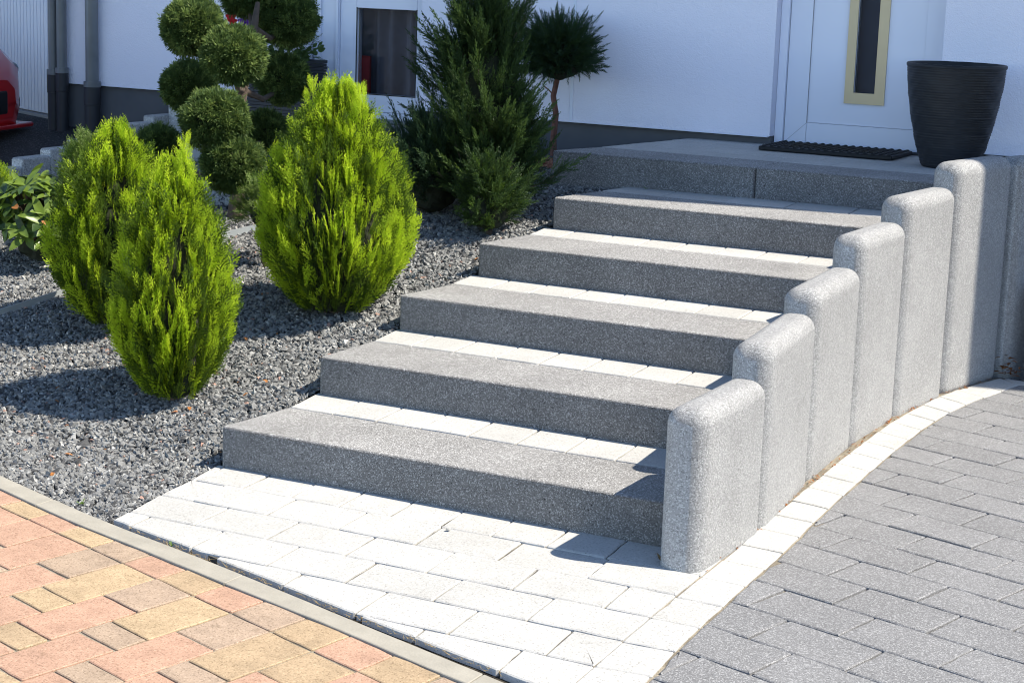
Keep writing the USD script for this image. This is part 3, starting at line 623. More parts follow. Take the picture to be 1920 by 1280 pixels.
def golden(base, H, R, seed, label, tips, nseg=150, squash=1.0):
    r = np.random.default_rng(seed)
    t = empty('golden_thuja', loc=base, label=label, cat='shrub')
    prof = lambda u: np.interp(u, [0, .04, .1, .2, .32, .42, .55, .68, .8, .9, 1.0], [.36, .52, .70, .90, 1.0, 1.0, .92, .76, .52, .30, .08]) * R
    lump = lambda a, u: 1 + .10 * (meshkit.noise(np.stack([np.cos(a) * 1.7 + seed, np.sin(a) * 1.7, u * 3.0], -1), seed) - .5) * 2
    pos, Zd, Xd, idx, sc = [], [], [], [], []
    for s in range(nseg):
        a = r.uniform(0, 2 * np.pi); u0 = r.uniform(-.02, .80); du = r.uniform(.16, .36)
        n = int(du * H / .017)
        depth = r.uniform(.90, 1.0)
        for j in range(n):
            u = u0 + du * (j + r.uniform(-.4, .4)) / n
            if not 0.015 < u < .97: continue
            aj = a + r.normal(0, .035); q = depth * (.84 + .17 * j / n) * (1 - .07 * abs(r.normal()))
            rad = float(prof(u) * lump(V(aj), V(u))) * min(q, 1.04)
            slope = float(prof(min(u + .08, 1)) - prof(u - .02 if u > .02 else 0)) / (.1 * H)
            cx, sx = math.cos(aj), math.sin(aj)
            tz = V([cx * (slope * .55 + .22), sx * (slope * .55 + .22), 1.]) + r.normal(0, .12, 3)
            pos.append((cx * rad, sx * rad, u * H)); Zd.append(tz)
            tw = r.normal(0, .38); Xd.append((cx * math.cos(tw) - sx * math.sin(tw), sx * math.cos(tw) + cx * math.sin(tw), 0))
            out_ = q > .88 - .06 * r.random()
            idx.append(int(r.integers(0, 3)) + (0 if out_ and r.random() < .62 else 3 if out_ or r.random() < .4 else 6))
            sc.append(r.uniform(.75, 1.15))
    for j in range(int(1000 * R / .30)):        # the older growth that fills the inside
        u = r.uniform(.01, .86); a = r.uniform(0, 2 * np.pi); rad = float(prof(u)) * r.uniform(.66, .90); cx, sx = math.cos(a), math.sin(a)
        pos.append((cx * rad, sx * rad, u * H)); Zd.append(V([cx * .45, sx * .45, 1]) + r.normal(0, .2, 3)); tw = r.normal(0, .5)
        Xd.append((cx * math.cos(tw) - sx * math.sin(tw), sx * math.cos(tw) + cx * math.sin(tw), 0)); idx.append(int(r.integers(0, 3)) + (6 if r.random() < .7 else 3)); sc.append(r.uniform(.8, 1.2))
    for (dx, dy, h0, h1, rw) in tips:       # the separate leaders at the top
        n = int((h1 - h0) / .0062)
        for j in range(n):
            f = (j + r.random()) / n; z = h0 + (h1 - h0) * f - .06 * f; a = r.uniform(0, 2 * np.pi); rad = rw * (1 - f) ** .75 * r.uniform(.35, 1.0) + .003
            pos.append((dx + math.cos(a) * rad, dy + math.sin(a) * rad, z)); Zd.append(V([math.cos(a) * .30, math.sin(a) * .30, 1]) + r.normal(0, .1, 3))
            Xd.append((math.cos(a), math.sin(a), 0)); idx.append(int(r.integers(0, 3)) + (0 if r.random() < .7 else 3)); sc.append(r.uniform(.55, .95) * (1 - .35 * f))
    pos, Zd, Xd = V(pos), V(Zd), V(Xd)
    q = quats(*frame(Zd, Xd))
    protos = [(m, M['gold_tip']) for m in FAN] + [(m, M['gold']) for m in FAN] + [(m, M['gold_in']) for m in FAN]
    instancer('foliage', t, protos, pos, q, sc, idx)
    prof2 = [(0, -.02)]; 
    nu, na = 18, 22; vv = []
    for i in range(nu):
        u = .03 + .86 * i / (nu - 1)
        for j in range(na):
            a = 2 * np.pi * j / na; rad = float(prof(u)) * .58 * (1 + .12 * r.normal())
            vv.append((math.cos(a) * rad, math.sin(a) * rad, u * H))
    k = [[i * na + j, i * na + (j + 1) % na, (i + 1) * na + (j + 1) % na, (i + 1) * na + j] for i in range(nu - 1) for j in range(na)]
    put('light_block_core', (V(vv), V(k)), M['core'], t)  # dark hull added in place of inner branches, stops light passing through
    put('trunk', MB().tube([(0, 0, -.08), (.01, 0, .05), (0, .01, H * .6)], [.035, .03, .012], 8), M['bark'], t)
    return t
golden((-.563, .45, grav_z(-.563, .45) - .01), .93, .236, 3, 'golden conifer shrub nearest the kerb, front one of the pair', [(.055, .0, .74, 1.085, .05), (-.055, .04, .66, .95, .055), (-.11, -.03, .58, .80, .055), (.11, .03, .56, .76, .055), (.02, -.07, .60, .84, .05)])
golden((-1.30, 1.00, grav_z(-1.30, 1.0) - .01), .84, .285, 5, 'golden conifer shrub beside the broad-leaved bush, behind the front one', [(.085, 0, .60, .90, .05), (-.02, .04, .62, .905, .055), (-.11, -.03, .56, .80, .06), (.14, .02, .52, .74, .06), (.03, -.08, .56, .80, .05)])
golden((-.415, 1.38, grav_z(-.415, 1.38) - .01), .95, .335, 9, 'widest golden conifer shrub, standing nearest the stairs', [(-.125, 0, .70, 1.035, .05), (.085, .03, .70, 1.03, .04), (.13, -.02, .68, 1.03, .04), (.0, -.05, .66, .93, .06), (-.18, .04, .56, .84, .06), (.19, .0, .56, .82, .06), (.04, .08, .66, .95, .06)], nseg=190)

# ---- cloud-pruned juniper
TUFT = []
for _ in range(3):
    n = 34; d = unit(n, rr); d[:, 2] = np.abs(d[:, 2]) * 1.1 + .35; d /= np.linalg.norm(d, axis=1, keepdims=True)
    sd = np.cross(d, unit(n, rr)); sd /= np.linalg.norm(sd, axis=1, keepdims=True)
    TUFT.append(leaflets(d * rr.uniform(0, .022, (n, 1)), d, sd, rr.uniform(.011, .022, n), rr.uniform(.0042, .0062, n)))
FEA = [feather(rr) for _ in range(3)]
FEA_S = [feather(rr, h=.075, w=.028, twigs=8, ll=.012, lw=.003) for _ in range(2)]
bons = empty('cloud_pruned_tree', loc=(0, 0, 0), label='cloud-pruned juniper with round foliage balls on bare curving branches', cat='tree')
BALLS = [(x, y, z, r_ * .87) for x, y, z, r_ in [(-1.70, 2.08, 1.465, .158), (-1.745, 2.60, 1.645, .165), (-1.60, 2.72, 1.505, .165), (-1.42, 2.02, 1.345, .158), (-2.118, 2.60, 1.135, .148), (-1.64, 2.76, 1.19, .142),
         (-1.375, 1.82, 1.056, .165), (-1.28, 1.83, .856, .150), (-2.316, 2.60, .80, .13), (-1.774, 2.80, .91, .12), (-1.60, 2.86, .88, .105)]]
tz = grav_z(-1.61, 2.3)
TR = [(-1.61, 2.31, tz - .06), (-1.60, 2.30, tz + .06), (-1.575, 2.30, .74), (-1.62, 2.34, .93), (-1.575, 2.31, 1.16), (-1.55, 2.33, 1.30), (-1.57, 2.40, 1.46), (-1.62, 2.5, 1.58)]
put('trunk', MB().tube(TR, [.05, .04, .034, .031, .028, .024, .02, .012], 10), M['bark'], bons, smooth=True)
att = [5, 6, 6, 4, 3, 4, 3, 2, 2, 3, 2]
for i, (x, y, z, r_) in enumerate(BALLS):
    p0 = V(TR[att[i]]); p1 = V([x, y, z - r_ * .35]); mid = (p0 + p1) / 2 + V([0, 0, -.05])
    if i == 10: p0, mid = V([-1.70, 2.55, .66]), V([-1.66, 2.7, .73])
    put('branch', MB().tube([p0, mid, p1], [.018, .014, .009], 7), M['bark'], bons, smooth=True)
    n = int(1150 * (r_ / .15) ** 2); d = unit(n, rr); 
    sq = V([1, 1, .90]); lum = 1 + .17 * (meshkit.fbm(d * 2.6 + i * 5.1, 3, i) - .5) * 2
    q = rr.uniform(.78, 1.02, n) ** 1.0
    pos = V([x, y, z]) + d * (r_ * q * lum)[:, None] * sq
    Zd = d + rr.normal(0, .35, (n, 3)) + V([0, 0, .35])
    idx = rr.integers(0, 3, n) + np.where((q > .93) & (rr.random(n) < .42), 3, 0)
    pad = instancer('foliage_ball', bons, [(m, M['bonsai']) for m in TUFT] + [(m, M['bonsai_tip']) for m in TUFT] + [(m, M['bonsai_tip']) for m in FEA_S], np.vstack([pos, V([x, y, z]) + unit(60, rr) * V([r_, r_, r_ * .85])]),
              np.vstack([quats(*frame(Zd, unit(n, rr))), quats(*frame(unit(60, rr) * .5 + V([0, 0, .7]), unit(60, rr)))]), np.r_[rr.uniform(.8, 1.3, n), rr.uniform(.5, .9, 60)], np.r_[idx, rr.integers(6, 8, 60)])
    put('light_block_core', blob((x, y, z), (r_ * .74, r_ * .74, r_ * .68), i + 1), M['core'], bons)

def sprays(t, name, limbs, protos, step, jitter, scl, r, tipscale=1.35, nper=3):
    """limbs: polylines; sprays along the outer part of each limb, a longer one at the tip"""
    pos, Zd, sc, idx = [], [], [], []
    npr = len(protos)
    for lb in limbs:
        lb = V(lb); seg = np.linalg.norm(np.diff(lb, axis=0), axis=1); cum = np.r_[0, np.cumsum(seg)]; tot = cum[-1]
        for s in np.arange(tot * .18, tot, step):
            p = V([np.interp(s, cum, lb[:, k]) for k in range(3)]); p2 = V([np.interp(min(s + .02, tot), cum, lb[:, k]) for k in range(3)]); p1 = V([np.interp(max(s - .02, 0), cum, lb[:, k]) for k in range(3)])
            d = p2 - p1; d /= np.linalg.norm(d) + 1e-9
            for _ in range(nper):
                pos.append(p + r.normal(0, .008, 3)); Zd.append(d + r.normal(0, jitter, 3)); sc.append(r.uniform(*scl)); idx.append(int(r.integers(0, npr)))
        d = lb[-1] - lb[-2]; pos.append(lb[-1] - d * .05); Zd.append(d / np.linalg.norm(d)); sc.append(scl[1] * tipscale); idx.append(int(r.integers(0, npr)))
    pos, Zd = V(pos), V(Zd)
    return instancer(name, t, protos, pos, quats(*frame(Zd, unit(len(pos), r))), sc, idx)
def limbset(r, n, z0, z1, el, rad, base, up=.35):
    out = []
    for i in range(n):
        f = (i + r.random()) / n; a = r.uniform(0, 2 * np.pi); z = z0 + (z1 - z0) * f
        e = math.radians(r.uniform(*el)); ln = rad(f, a) * r.uniform(.72, 1.12)
        d = V([math.cos(a) * math.cos(e), math.sin(a) * math.cos(e), math.sin(e)])
        p0 = V(base) + V([0, 0, z]); out.append([p0, p0 + d * ln * .5, p0 + d * ln * .85 + V([0, 0, up * ln * .12]), p0 + d * ln + V([0, 0, up * ln * .25])])
    return out
JP = [(m, M['juniper']) for m in FEA] + [(m, M['juniper_tip']) for m in FEA[:1]]
# tall loose juniper
r = np.random.default_rng(31)
jb = V([-.46, 2.78, grav_z(-.46, 2.78)])
jun = empty('juniper_bush', loc=(0, 0, 0), label='tall dark feathery juniper with upright tips against the white wall', cat='shrub')
put('trunk', MB().tube([jb + V([0, 0, -.06]), jb + V([.01, 0, .2]), jb + V([-.01, 0, .5]), jb + V([.0, .02, .8])], [.03, .026, .02, .008], 8), M['bark'], jun)
lim = limbset(r, 96, .24, .74, (32, 70), lambda f, a: (.38 - .12 * f) * (1 - .34 * max(0, math.cos(a))), jb, .5)
lim += limbset(r, 20, .55, .80, (55, 85), lambda f, a: .30, jb, .3)
for dx, h in ((.02, 1.02), (.055, .97), (-.13, .94), (.10, .88), (-.06, .90), (.16, .80)): lim.append([jb + V([dx * .4, 0, .5]), jb + V([dx * .8, -.01, .66]), jb + V([dx, -.02, h])])
for s_ in ((-.31, -.02, .55, -.16, 0, .35), (-.35, 0, .62, -.15, 0, .48), (-.30, 0, .80, -.1, 0, .6), (.25, -.02, .52, .12, 0, .36), (.27, 0, .44, .11, 0, .3), (-.33, -.02, .41, -.1, 0, .3), (.15, 0, .70, .07, 0, .55)): lim.append([jb + V([0, 0, s_[5] - .1]), jb + V(s_[3:6]), jb + V(s_[:3])])
sprays(jun, 'foliage', lim, JP, .034, .32, (.45, .85), r, nper=4)
put('light_block_core', blob(jb + V([0, 0, .52]), (.17, .17, .27), 4, .25), M['core'], jun)
bm = MB()
for lb in lim[::3]: bm.tube(lb, [.008, .006, .004, .003][:len(lb)], 5)
put('branches', bm, M['bark'], jun)
# spreading juniper low at the right, before the landing
r = np.random.default_rng(37)
sb = V([-.36, 2.70, grav_z(-.36, 2.70)])
jl = empty('juniper_bush', loc=(0, 0, 0), label='low spreading juniper reaching over the end of the top step', cat='shrub')
lim = [lb for lb in limbset(r, 66, .06, .40, (14, 58), lambda f, a: (.33 - .10 * f) * (1 - .30 * max(0, math.cos(a))), sb, .7)]
lim += [[sb + V([0, 0, .1]), sb + V([.14, -.02, .12]), sb + V([.24, .06, .17]), sb + V([.30, .12, .22])], [sb + V([0, 0, .1]), sb + V([.12, -.05, .13]), sb + V([.20, -.06, .20])], [sb + V([0, 0, .1]), sb + V([-.02, -.16, .2]), sb + V([-.03, -.22, .40])], [sb + V([0, 0, .1]), sb + V([-.08, -.14, .2]), sb + V([-.11, -.2, .36])]]
sprays(jl, 'foliage', lim, JP, .036, .30, (.45, .85), r, nper=4)
put('light_block_core', blob(sb + V([0, 0, .2]), (.15, .14, .17), 8, .25), M['core'], jl)
bm = MB()
for lb in lim[::3]: bm.tube(lb, [.007, .006, .004, .003][:len(lb)], 5)
put('branches', bm, M['bark'], jl)
# blue-green juniper at the left of the tall one
r = np.random.default_rng(41)
sb = V([-.66, 2.62, grav_z(-.66, 2.62)])
jq = empty('juniper_bush', loc=(0, 0, 0), label='low blue-green juniper between the widest golden shrub and the tall juniper', cat='shrub')
lim = limbset(r, 58, .05, .24, (20, 72), lambda f, a: .27 - .05 * f, sb, .6) + [[sb + V([0, 0, .1]), sb + V([-.12, 0, .2]), sb + V([-.235, 0, .29])], [sb + V([0, 0, .1]), sb + V([-.1, 0, .2]), sb + V([-.19, 0, .33])]]
sprays(jq, 'foliage', lim, [(m, M['blue_green']) for m in FEA], .036, .3, (.4, .75), r)
put('light_block_core', blob(sb + V([0, 0, .13]), (.13, .12, .12), 12, .25), M['core'], jq)
# dwarf cypress in front
def fanball(name, c, rad, n, mats, seed, label, cat='shrub', core=.72, up=.55, sc=(.7, 1.1), ground=True):
    r = np.random.default_rng(seed); t = empty(name, loc=(0, 0, 0), label=label, cat=cat); c = V(c)
    d = unit(n, r); d[:, 2] = np.where(d[:, 2] < -.55, -d[:, 2], d[:, 2]); q = r.uniform(.70, 1.0, n)
    lum = 1 + .22 * (meshkit.fbm(d * 2.4 + seed, 3, seed) - .5) * 2
    pos = c + d * (q * lum)[:, None] * V(rad)
    Z = d * .8 + V([0, 0, up]) + r.normal(0, .3, (n, 3)); X = np.cross(d, unit(n, r))
    instancer('foliage', t, [(m, mt) for mt in mats for m in FAN_S], pos, quats(*frame(Z, X)), r.uniform(*sc, n), r.integers(0, 3 * len(mats), n))
    put('light_block_core', blob(c, V(rad) * core, seed, .2), M['core'], t)
    put('stem', MB().tube([(c[0], c[1], grav_z(c[0], c[1]) - .05), (c[0], c[1], c[2])], [.02, .012], 7), M['bark'], t)
    return t
r = np.random.default_rng(51)
sb = V([-.225, 2.42, grav_z(-.225, 2.42)])
dc = empty('dwarf_cypress', loc=(0, 0, 0), label='small dense bright-edged cypress at the foot of the junipers, beside the fourth step', cat='shrub')
lim = limbset(r, 95, .02, .20, (8, 74), lambda f, a: .165 - .03 * f, sb, .4)
sprays(dc, 'foliage', lim, [(m, M['cypress']) for m in FAN_S] + [(m, M['juniper_tip']) for m in FAN_S] + [(m, M['juniper']) for m in FEA[:2]], .024, .34, (.55, .95), r, 1.05, 3)
put('light_block_core', blob(sb + V([0, 0, .13]), (.09, .09, .10), 51, .25), M['core'], dc)
put('stem', MB().tube([sb + V([0, 0, -.05]), sb + V([0, 0, .15])], [.018, .012], 7), M['bark'], dc)
fanball('dwarf_cypress', (-1.06, 1.78, .67), (.10, .10, .12), 320, [M['cypress'], M['bonsai_tip']], 53, 'small light green conifer half hidden behind the widest golden shrub')
fanball('dwarf_cypress', (-2.02, 1.72, .66), (.15, .14, .27), 700, [M['cypress'], M['bonsai_tip']], 57, 'fine-leaved green conifer between the broad-leaved bush and a golden shrub')
fanball('dwarf_cypress', (-2.62, 1.62, .62), (.13, .12, .12), 300, [M['gold'], M['cypress']], 58, 'low yellow-green conifer at the left edge of the picture, above the broad leaves')
# juniper grown as a small standard tree
r = np.random.default_rng(61)
st = empty('standard_tree', loc=(0, 0, 0), label='small juniper standard with one bare stem and a ball crown by the house wall', cat='tree')
g0 = grav_z(-.74, 4.1)
sc_ = V([-.725, 4.1, 1.31])
put('trunk', MB().tube([(-.735, 4.1, g0 - .06), (-.742, 4.1, g0 + .08), (-.732, 4.1, 1.0), (-.752, 4.1, 1.10), (-.72, 4.1, 1.25), (-.71, 4.1, 1.36)], [.021, .018, .017, .016, .014, .008], 9), M['red_bark'], st, smooth=True)
lim = []
for d in unit(230, r):
    if d[2] < -.5: d[2] *= -.6
    ln = r.uniform(.15, .215) * (1.2 if r.random() < .12 else 1); lim.append([sc_ + d * .03, sc_ + d * ln * .6, sc_ + d * ln + V([0, 0, .02])])
sprays(st, 'foliage', lim, [(m, M['juniper']) for m in FEA] + [(m, M['blue_green']) for m in FEA], .028, .55, (.30, .55), r, 1.1, 3)
put('light_block_core', blob(sc_, (.13, .13, .12), 15, .25), M['core'], st)
put('side_shoot', MB().tube([(-.735, 4.1, 1.09), (-.775, 4.09, 1.13), (-.80, 4.08, 1.15)], .004, 5), M['red_bark'], st)

# ---- broad-leaved bush: every leaf its own
r = np.random.default_rng(71)
rh = empty('rhododendron', loc=(0, 0, 0), label='broad-leaved evergreen bush with glossy leaves at the left edge', cat='shrub')
rc = V([-2.20, 1.56, .53])
def leaf_mesh(o, d, up, ln, wd, droop):
    d = d / np.linalg.norm(d); s = np.cross(d, up); s /= np.linalg.norm(s); n = np.cross(s, d)
    us = [0, .18, .42, .70, .92, 1.0]; ws = [.06, .62, 1.0, .86, .40, .04]; v = []
    for u, w in zip(us, ws):
        c = o + d * ln * u - n * droop * ln * u * u
        v += [c - s * wd * w / 2 + n * .12 * wd * w, c, c + s * wd * w / 2 + n * .12 * wd * w]
    f = []
    for i in range(5):
        for j in range(2): a = i * 3 + j; f.append([a, a + 1, a + 4, a + 3])
    return V(v), V(f)
bmx = MB(); cnt = 0
for i in range(64):
    d = unit(1, r)[0]; d[2] = abs(d[2]) * .9 - .15
    if d[1] > .55: d[1] *= -1
    tip = rc + d * V([.28, .22, .29]) * r.uniform(.8, 1.05)
    if not visible(tip, .06): continue
    base = V([rc[0], rc[1], .34]); bmx.tube([base, (base + tip) / 2 + V([0, 0, .034]), tip], [.012, .008, .005], 6)
    ax = d + V([0, 0, .7]); ax /= np.linalg.norm(ax)
    nl = 6 if cnt < 290 else 0
    for j in range(nl):
        a = j * 2 * np.pi / nl + r.normal(0, .25); s1 = np.cross(ax, [.3, .9, .1]); s1 /= np.linalg.norm(s1); s2 = np.cross(ax, s1)
        ld = (s1 * math.cos(a) + s2 * math.sin(a)) + ax * r.uniform(.05, .9)
        dead = r.random() < .01
        put('leaf', leaf_mesh(tip, ld, ax, r.uniform(.085, .13), r.uniform(.034, .048), r.uniform(.05, .35)), M['dead_orange'] if dead else M['rhodo'] if r.random() < .65 else M['rhodo_dark'], rh, smooth=True); cnt += 1
put('branches', bmx, M['bark'], rh)
put('light_block_core', blob(rc + V([0, .04, -.06]), (.17, .14, .17), 22, .25), M['core'], rh)

# ---- steel lawn edging in the gravel
eg = [(-2.35, -.05), (-2.05, .58), (-1.89, .92), (-1.78, 1.15), (-1.62, 1.6), (-1.46, 2.05), (-1.37, 2.2), (-1.30, 2.34)]
em = MB()
ep = V([(x, y, grav_z(x, y)) for x, y in eg])
for a, b in zip(ep[:-1], ep[1:]):
    o = np.cross(b - a, [0, 0, 1]); o = o / np.linalg.norm(o) * .0035
    v = [a - o + V([0, 0, -.05]), a + o + V([0, 0, -.05]), b + o + V([0, 0, -.05]), b - o + V([0, 0, -.05]), a - o + V([0, 0, .034]), a + o + V([0, 0, .034]), b + o + V([0, 0, .034]), b - o + V([0, 0, .034])]
    em.add(v, [[0, 1, 5, 4], [1, 2, 6, 5], [2, 3, 7, 6], [3, 0, 4, 7], [4, 5, 6, 7]])
put('lawn_edging', em, M['steel_edge'], label='thin galvanised steel edging strip dividing the grey gravel', cat='edging')

# ---- planter by the door
pot = empty('planter', loc=(1.535, 3.945, .901), label='tall charcoal ribbed planter standing by the front door', cat='planter')
hz = np.linspace(0, .50, 110)
prof_r = np.interp(hz, [0, .01, .10, .25, .40, .50], [.132, .140, .172, .208, .232, .240]) + .0016 * np.sin(hz * 2 * np.pi / .0125) + rng.normal(0, .0004, 110)
na = 64; an = np.arange(na) * 2 * np.pi / na
wob = .0010 * np.sin(an[None, :] * 9 + hz[:, None] * 60) + .0008 * np.sin(an[None, :] * 17 - hz[:, None] * 90)
Rz = prof_r[:, None] + wob
v = np.stack([np.cos(an)[None] * Rz, np.sin(an)[None] * Rz, np.repeat(hz[:, None], na, 1)], -1).reshape(-1, 3)
i, j = np.meshgrid(np.arange(109), np.arange(na), indexing='ij')
f = np.stack([i * na + j, i * na + (j + 1) % na, (i + 1) * na + (j + 1) % na, (i + 1) * na + j], -1).reshape(-1, 4)
put('body', (v, f), M['pot'], pot, smooth=True)
rim = trimesh.creation.revolve([(.222, .47), (.226, .502), (.231, .508), (.240, .508), (.2435, .503), (.2435, .494), (.2395, .490)], sections=64)
put('rim', rim, M['pot'], pot, smooth=40)
put('soil', trimesh.creation.cylinder(.225, .02, sections=40, transform=trimesh.transformations.translation_matrix([0, 0, .44])), M['soil'], pot)

# ---- door mat
mat_o = empty('doormat', loc=(.86, 4.20, .902), label='black rubber doormat with raised nubs before the front door', cat='doormat')
put('base', rbox([-.36, -.185, 0], [.36, .185, .022], .006, 8), M['rubber'], mat_o, smooth=40)
mb = MB()
for ix in range(17):
    for iy in range(9):
        if 2 < ix < 14 and 1 < iy < 7: continue
        c = trimesh.creation.icosphere(1, .013); c.vertices *= V([1, 1, .55]); c.apply_translation([-.335 + ix * .042, -.165 + iy * .041, .0225]); mb.mesh(c)
put('nubs', mb, M['rubber'], mat_o, smooth=True)
mb = MB()
for ix in range(26): mb.box([-.245 + ix * .0192, -.115, .021], [-.245 + ix * .0192 + .011, .115, .0265 + .002 * (ix % 2)])
put('bristles', mb, M['coir'], mat_o)

# ---- wicker planter with summer flowers behind the cloud-pruned tree
wk = empty('flower_planter', loc=(-2.56, 4.14, .65), label='tall dark wicker planter with purple, red and white flowers by the wall', cat='planter')
hW = .56
mb = MB()
for k in range(28):
    z = .01 + k * .0195
    for s_ in range(4):
        lo_, hi_ = [(-.19, -.14), (.19, -.132)], None
    o = .003 * (k % 2)
    mb.box([-.19 - o, -.14 - o, z], [.19 + o, -.128, z + .0165]).box([-.19 - o, .128, z], [.19 + o, .14 + o, z + .0165]).box([-.19 - o, -.1275, z], [-.178, .1275, z + .0165]).box([.178, -.1275, z], [.19 + o, .1275, z + .0165])
put('weave', mb, M['drainpipe'], wk)
put('liner', MB().box([-.177, -.127, .01], [.177, .127, hW - .03]), M['soil'], wk)
r = np.random.default_rng(81)
M['purple'] = leafmat('purple_petal', (.13, .02, .28), (.2, .03, .4), .3); M['red_petal'] = leafmat('red_petal', (.55, .02, .02), (.6, .03, .03), .3); M['white_petal'] = leafmat('white_petal', (.7, .7, .68), (.7, .7, .68), .3)
n = 420; d = unit(n, r); d[:, 2] = np.abs(d[:, 2])
instancer('leaves', wk, [(leaf_mesh(V([0, 0, 0]), V([0, 0, 1.]), V([0, 1., 0]), .05, .03, .2), M['bonsai']), (FEA_S[0], M['juniper_tip'])], V([0, 0, hW - .05]) + d * V([.22, .17, .30]) * r.uniform(.3, 1, (n, 1)), quats(*frame(d + r.normal(0, .5, (n, 3)), unit(n, r))), r.uniform(.6, 1.1, n), r.integers(0, 2, n))
def flower(c, rad, mt, facing):
    mb = MB(); z = V(facing, float); z /= np.linalg.norm(z); s1 = np.cross(z, [.2, .3, .9]); s1 /= np.linalg.norm(s1); s2 = np.cross(z, s1)
    for k in range(5):
        a = k * 2 * np.pi / 5; d = s1 * math.cos(a) + s2 * math.sin(a); mb.add(*leaf_mesh(V(c), d + z * .35, z, rad, rad * .8, .2))
    return put('flower', mb, mt, wk, smooth=True)
for (dx, dy, dzz, rad, mt) in ((-.215, -.15, .785, .036, 'purple'), (-.19, -.16, .765, .038, 'purple'), (-.155, -.16, .79, .036, 'purple'), (-.17, -.15, .755, .032, 'purple'), (-.29, -.17, .81, .036, 'red_petal'), (-.275, -.17, .785, .03, 'red_petal'),
                               (.03, -.16, .645, .018, 'white_petal'), (.055, -.17, .66, .018, 'white_petal'), (.02, -.16, .665, .016, 'white_petal'), (.085, -.15, .68, .014, 'white_petal'), (-.12, -.18, .735, .014, 'white_petal')):
    flower((dx, dy, dzz - .02), rad, M[mt], (.4, -.9, .25))

# ---- low block edging before the terrace door, with bark mulch
le = empty('block_edging', loc=(0, 0, 0), label='low row of dark grey blocks before the terrace door', cat='edging')
x = -2.30
for k in range(7):
    w_ = .150
    put('block', rbox([x, 4.02, .66], [x + w_ - .005, 4.10, .862], .008, 8), M['plinth'] if k % 2 else M['zinc'], le, smooth=40); x += w_
put('terrace_slab', MB().box([-2.50, 4.11, .70], [-1.27, 4.34, .842]), M['pale_concrete'], le)
put('terrace_slab', trimesh.creation.box(bounds=[[-2.95, 3.70, .62], [-2.32, 4.10, .80]]), M['pale_concrete'], le)

# ---- chips: grey gravel, white chips, bark mulch, all loose
def chip(r, flat=.6, n=9):
    p = r.normal(size=(n, 3)); p /= np.linalg.norm(p, axis=1, keepdims=True); p *= V([1, r.uniform(.6, .95), flat * r.uniform(.7, 1.2)]) * r.uniform(.8, 1.1, (n, 1))
    h = trimesh.convex.convex_hull(p); return (np.array(h.vertices), np.array(h.faces))
r = np.random.default_rng(91)
chipmat = lambda n, c: plain(n, c, .85, None, var=.3, nscale=90, spec=.25)
GM = [chipmat('grey_chip', (.215, .215, .212)), chipmat('pale_grey_chip', (.35, .35, .342)), chipmat('dark_chip', (.085, .085, .087)), chipmat('pinkish_chip', (.40, .25, .20)), chipmat('light_chip', (.50, .49, .47))]
protos = [(chip(r), GM[0]) for _ in range(4)] + [(chip(r), GM[1]) for _ in range(3)] + [(chip(r), GM[2]) for _ in range(3)] + [(chip(r), GM[3]), (chip(r), GM[4])]
N = 210000
px, py = r.uniform(-3.5, .15, N), r.uniform(-.85, 3.9, N)
kup = np.interp(px, [p[0] for p in KU], [p[1] for p in KU])
edge_y, edge_x = [c[1] for c in landing_edge.coords], [c[0] for c in landing_edge.coords]
ex = np.interp(py, edge_y, edge_x) - .006
ok = (py > kup + .012) & (px < ex)
ok &= ~((px > -.36) & (py > 3.15))
px, py = px[ok], py[ok]
d = np.stack([px, py, py * .2], 1) - CAM; zc = d @ CF; uu = 3614.29 / 1920 * (d @ CR) / zc; vv_ = 3614.29 / 1920 * (d @ CU) / zc
ok = (np.abs(uu) < .535) & (np.abs(vv_) < .40)
px, py = px[ok], py[ok]
dist = np.hypot(px - CAM[0], py - CAM[1])
keep = r.random(len(px)) < np.clip(1.15 - (dist - 6) * .06, .6, 1)
px, py = px[keep], py[keep]
sp_mat = [(-2.25, -1.72, 2.42, 2.75), (-1.95, -1.62, 2.75, 3.02)]
isw = ((px + 1.98) / .30) ** 2 + ((py - 2.57) / .20) ** 2 < 1
isw |= ((px + 1.72) / .22) ** 2 + ((py - 2.93) / .20) ** 2 < 1
ism = ((px > -1.80) & (py > 3.55)) | ((px > -1.2) & (px < -.8) & (py > 3.25))
pz = V([grav_z(x, y) for x, y in zip(px, py)])
def scatter(name, sel, protos_, size, prob, **kw):
    n = int(sel.sum()); q = r.normal(size=(n, 4)) * V([1, .35, .35, 1]); q /= np.linalg.norm(q, axis=1, keepdims=True)
    s_ = r.lognormal(math.log(size), .28, n)
    idx = r.choice(len(protos_), n, p=V(prob) / sum(prob))
    return instancer(name, None, protos_, np.stack([px[sel], py[sel], pz[sel] + s_ * .12 + r.uniform(-.003, .004, n)], 1), q, s_, idx, **kw)
far = dist[keep] if len(dist) == len(keep) else np.hypot(px - CAM[0], py - CAM[1])
scatter('gravel', ~isw & ~ism, protos, .0112, [3.4] * 4 + [2.6] * 3 + [2.2] * 3 + [.30, .55], label='dark grey crushed gravel covering the planting bed', cat='gravel')
WMt = [chipmat('white_marble_chip', (.62, .62, .61))]
scatter('white_gravel', isw, [(chip(r), WMt[0]) for _ in range(4)], .0078, [1] * 4, label='patch of white marble chips under the cloud-pruned tree', cat='gravel')
MMt = [chipmat('bark_mulch', (.26, .11, .065)), chipmat('pale_bark_mulch', (.36, .19, .12))]
scatter('bark_mulch', ism, [(chip(r, .35), MMt[i % 2]) for i in range(5)], .011, [1] * 5, label='reddish bark mulch along the house wall', cat='mulch')

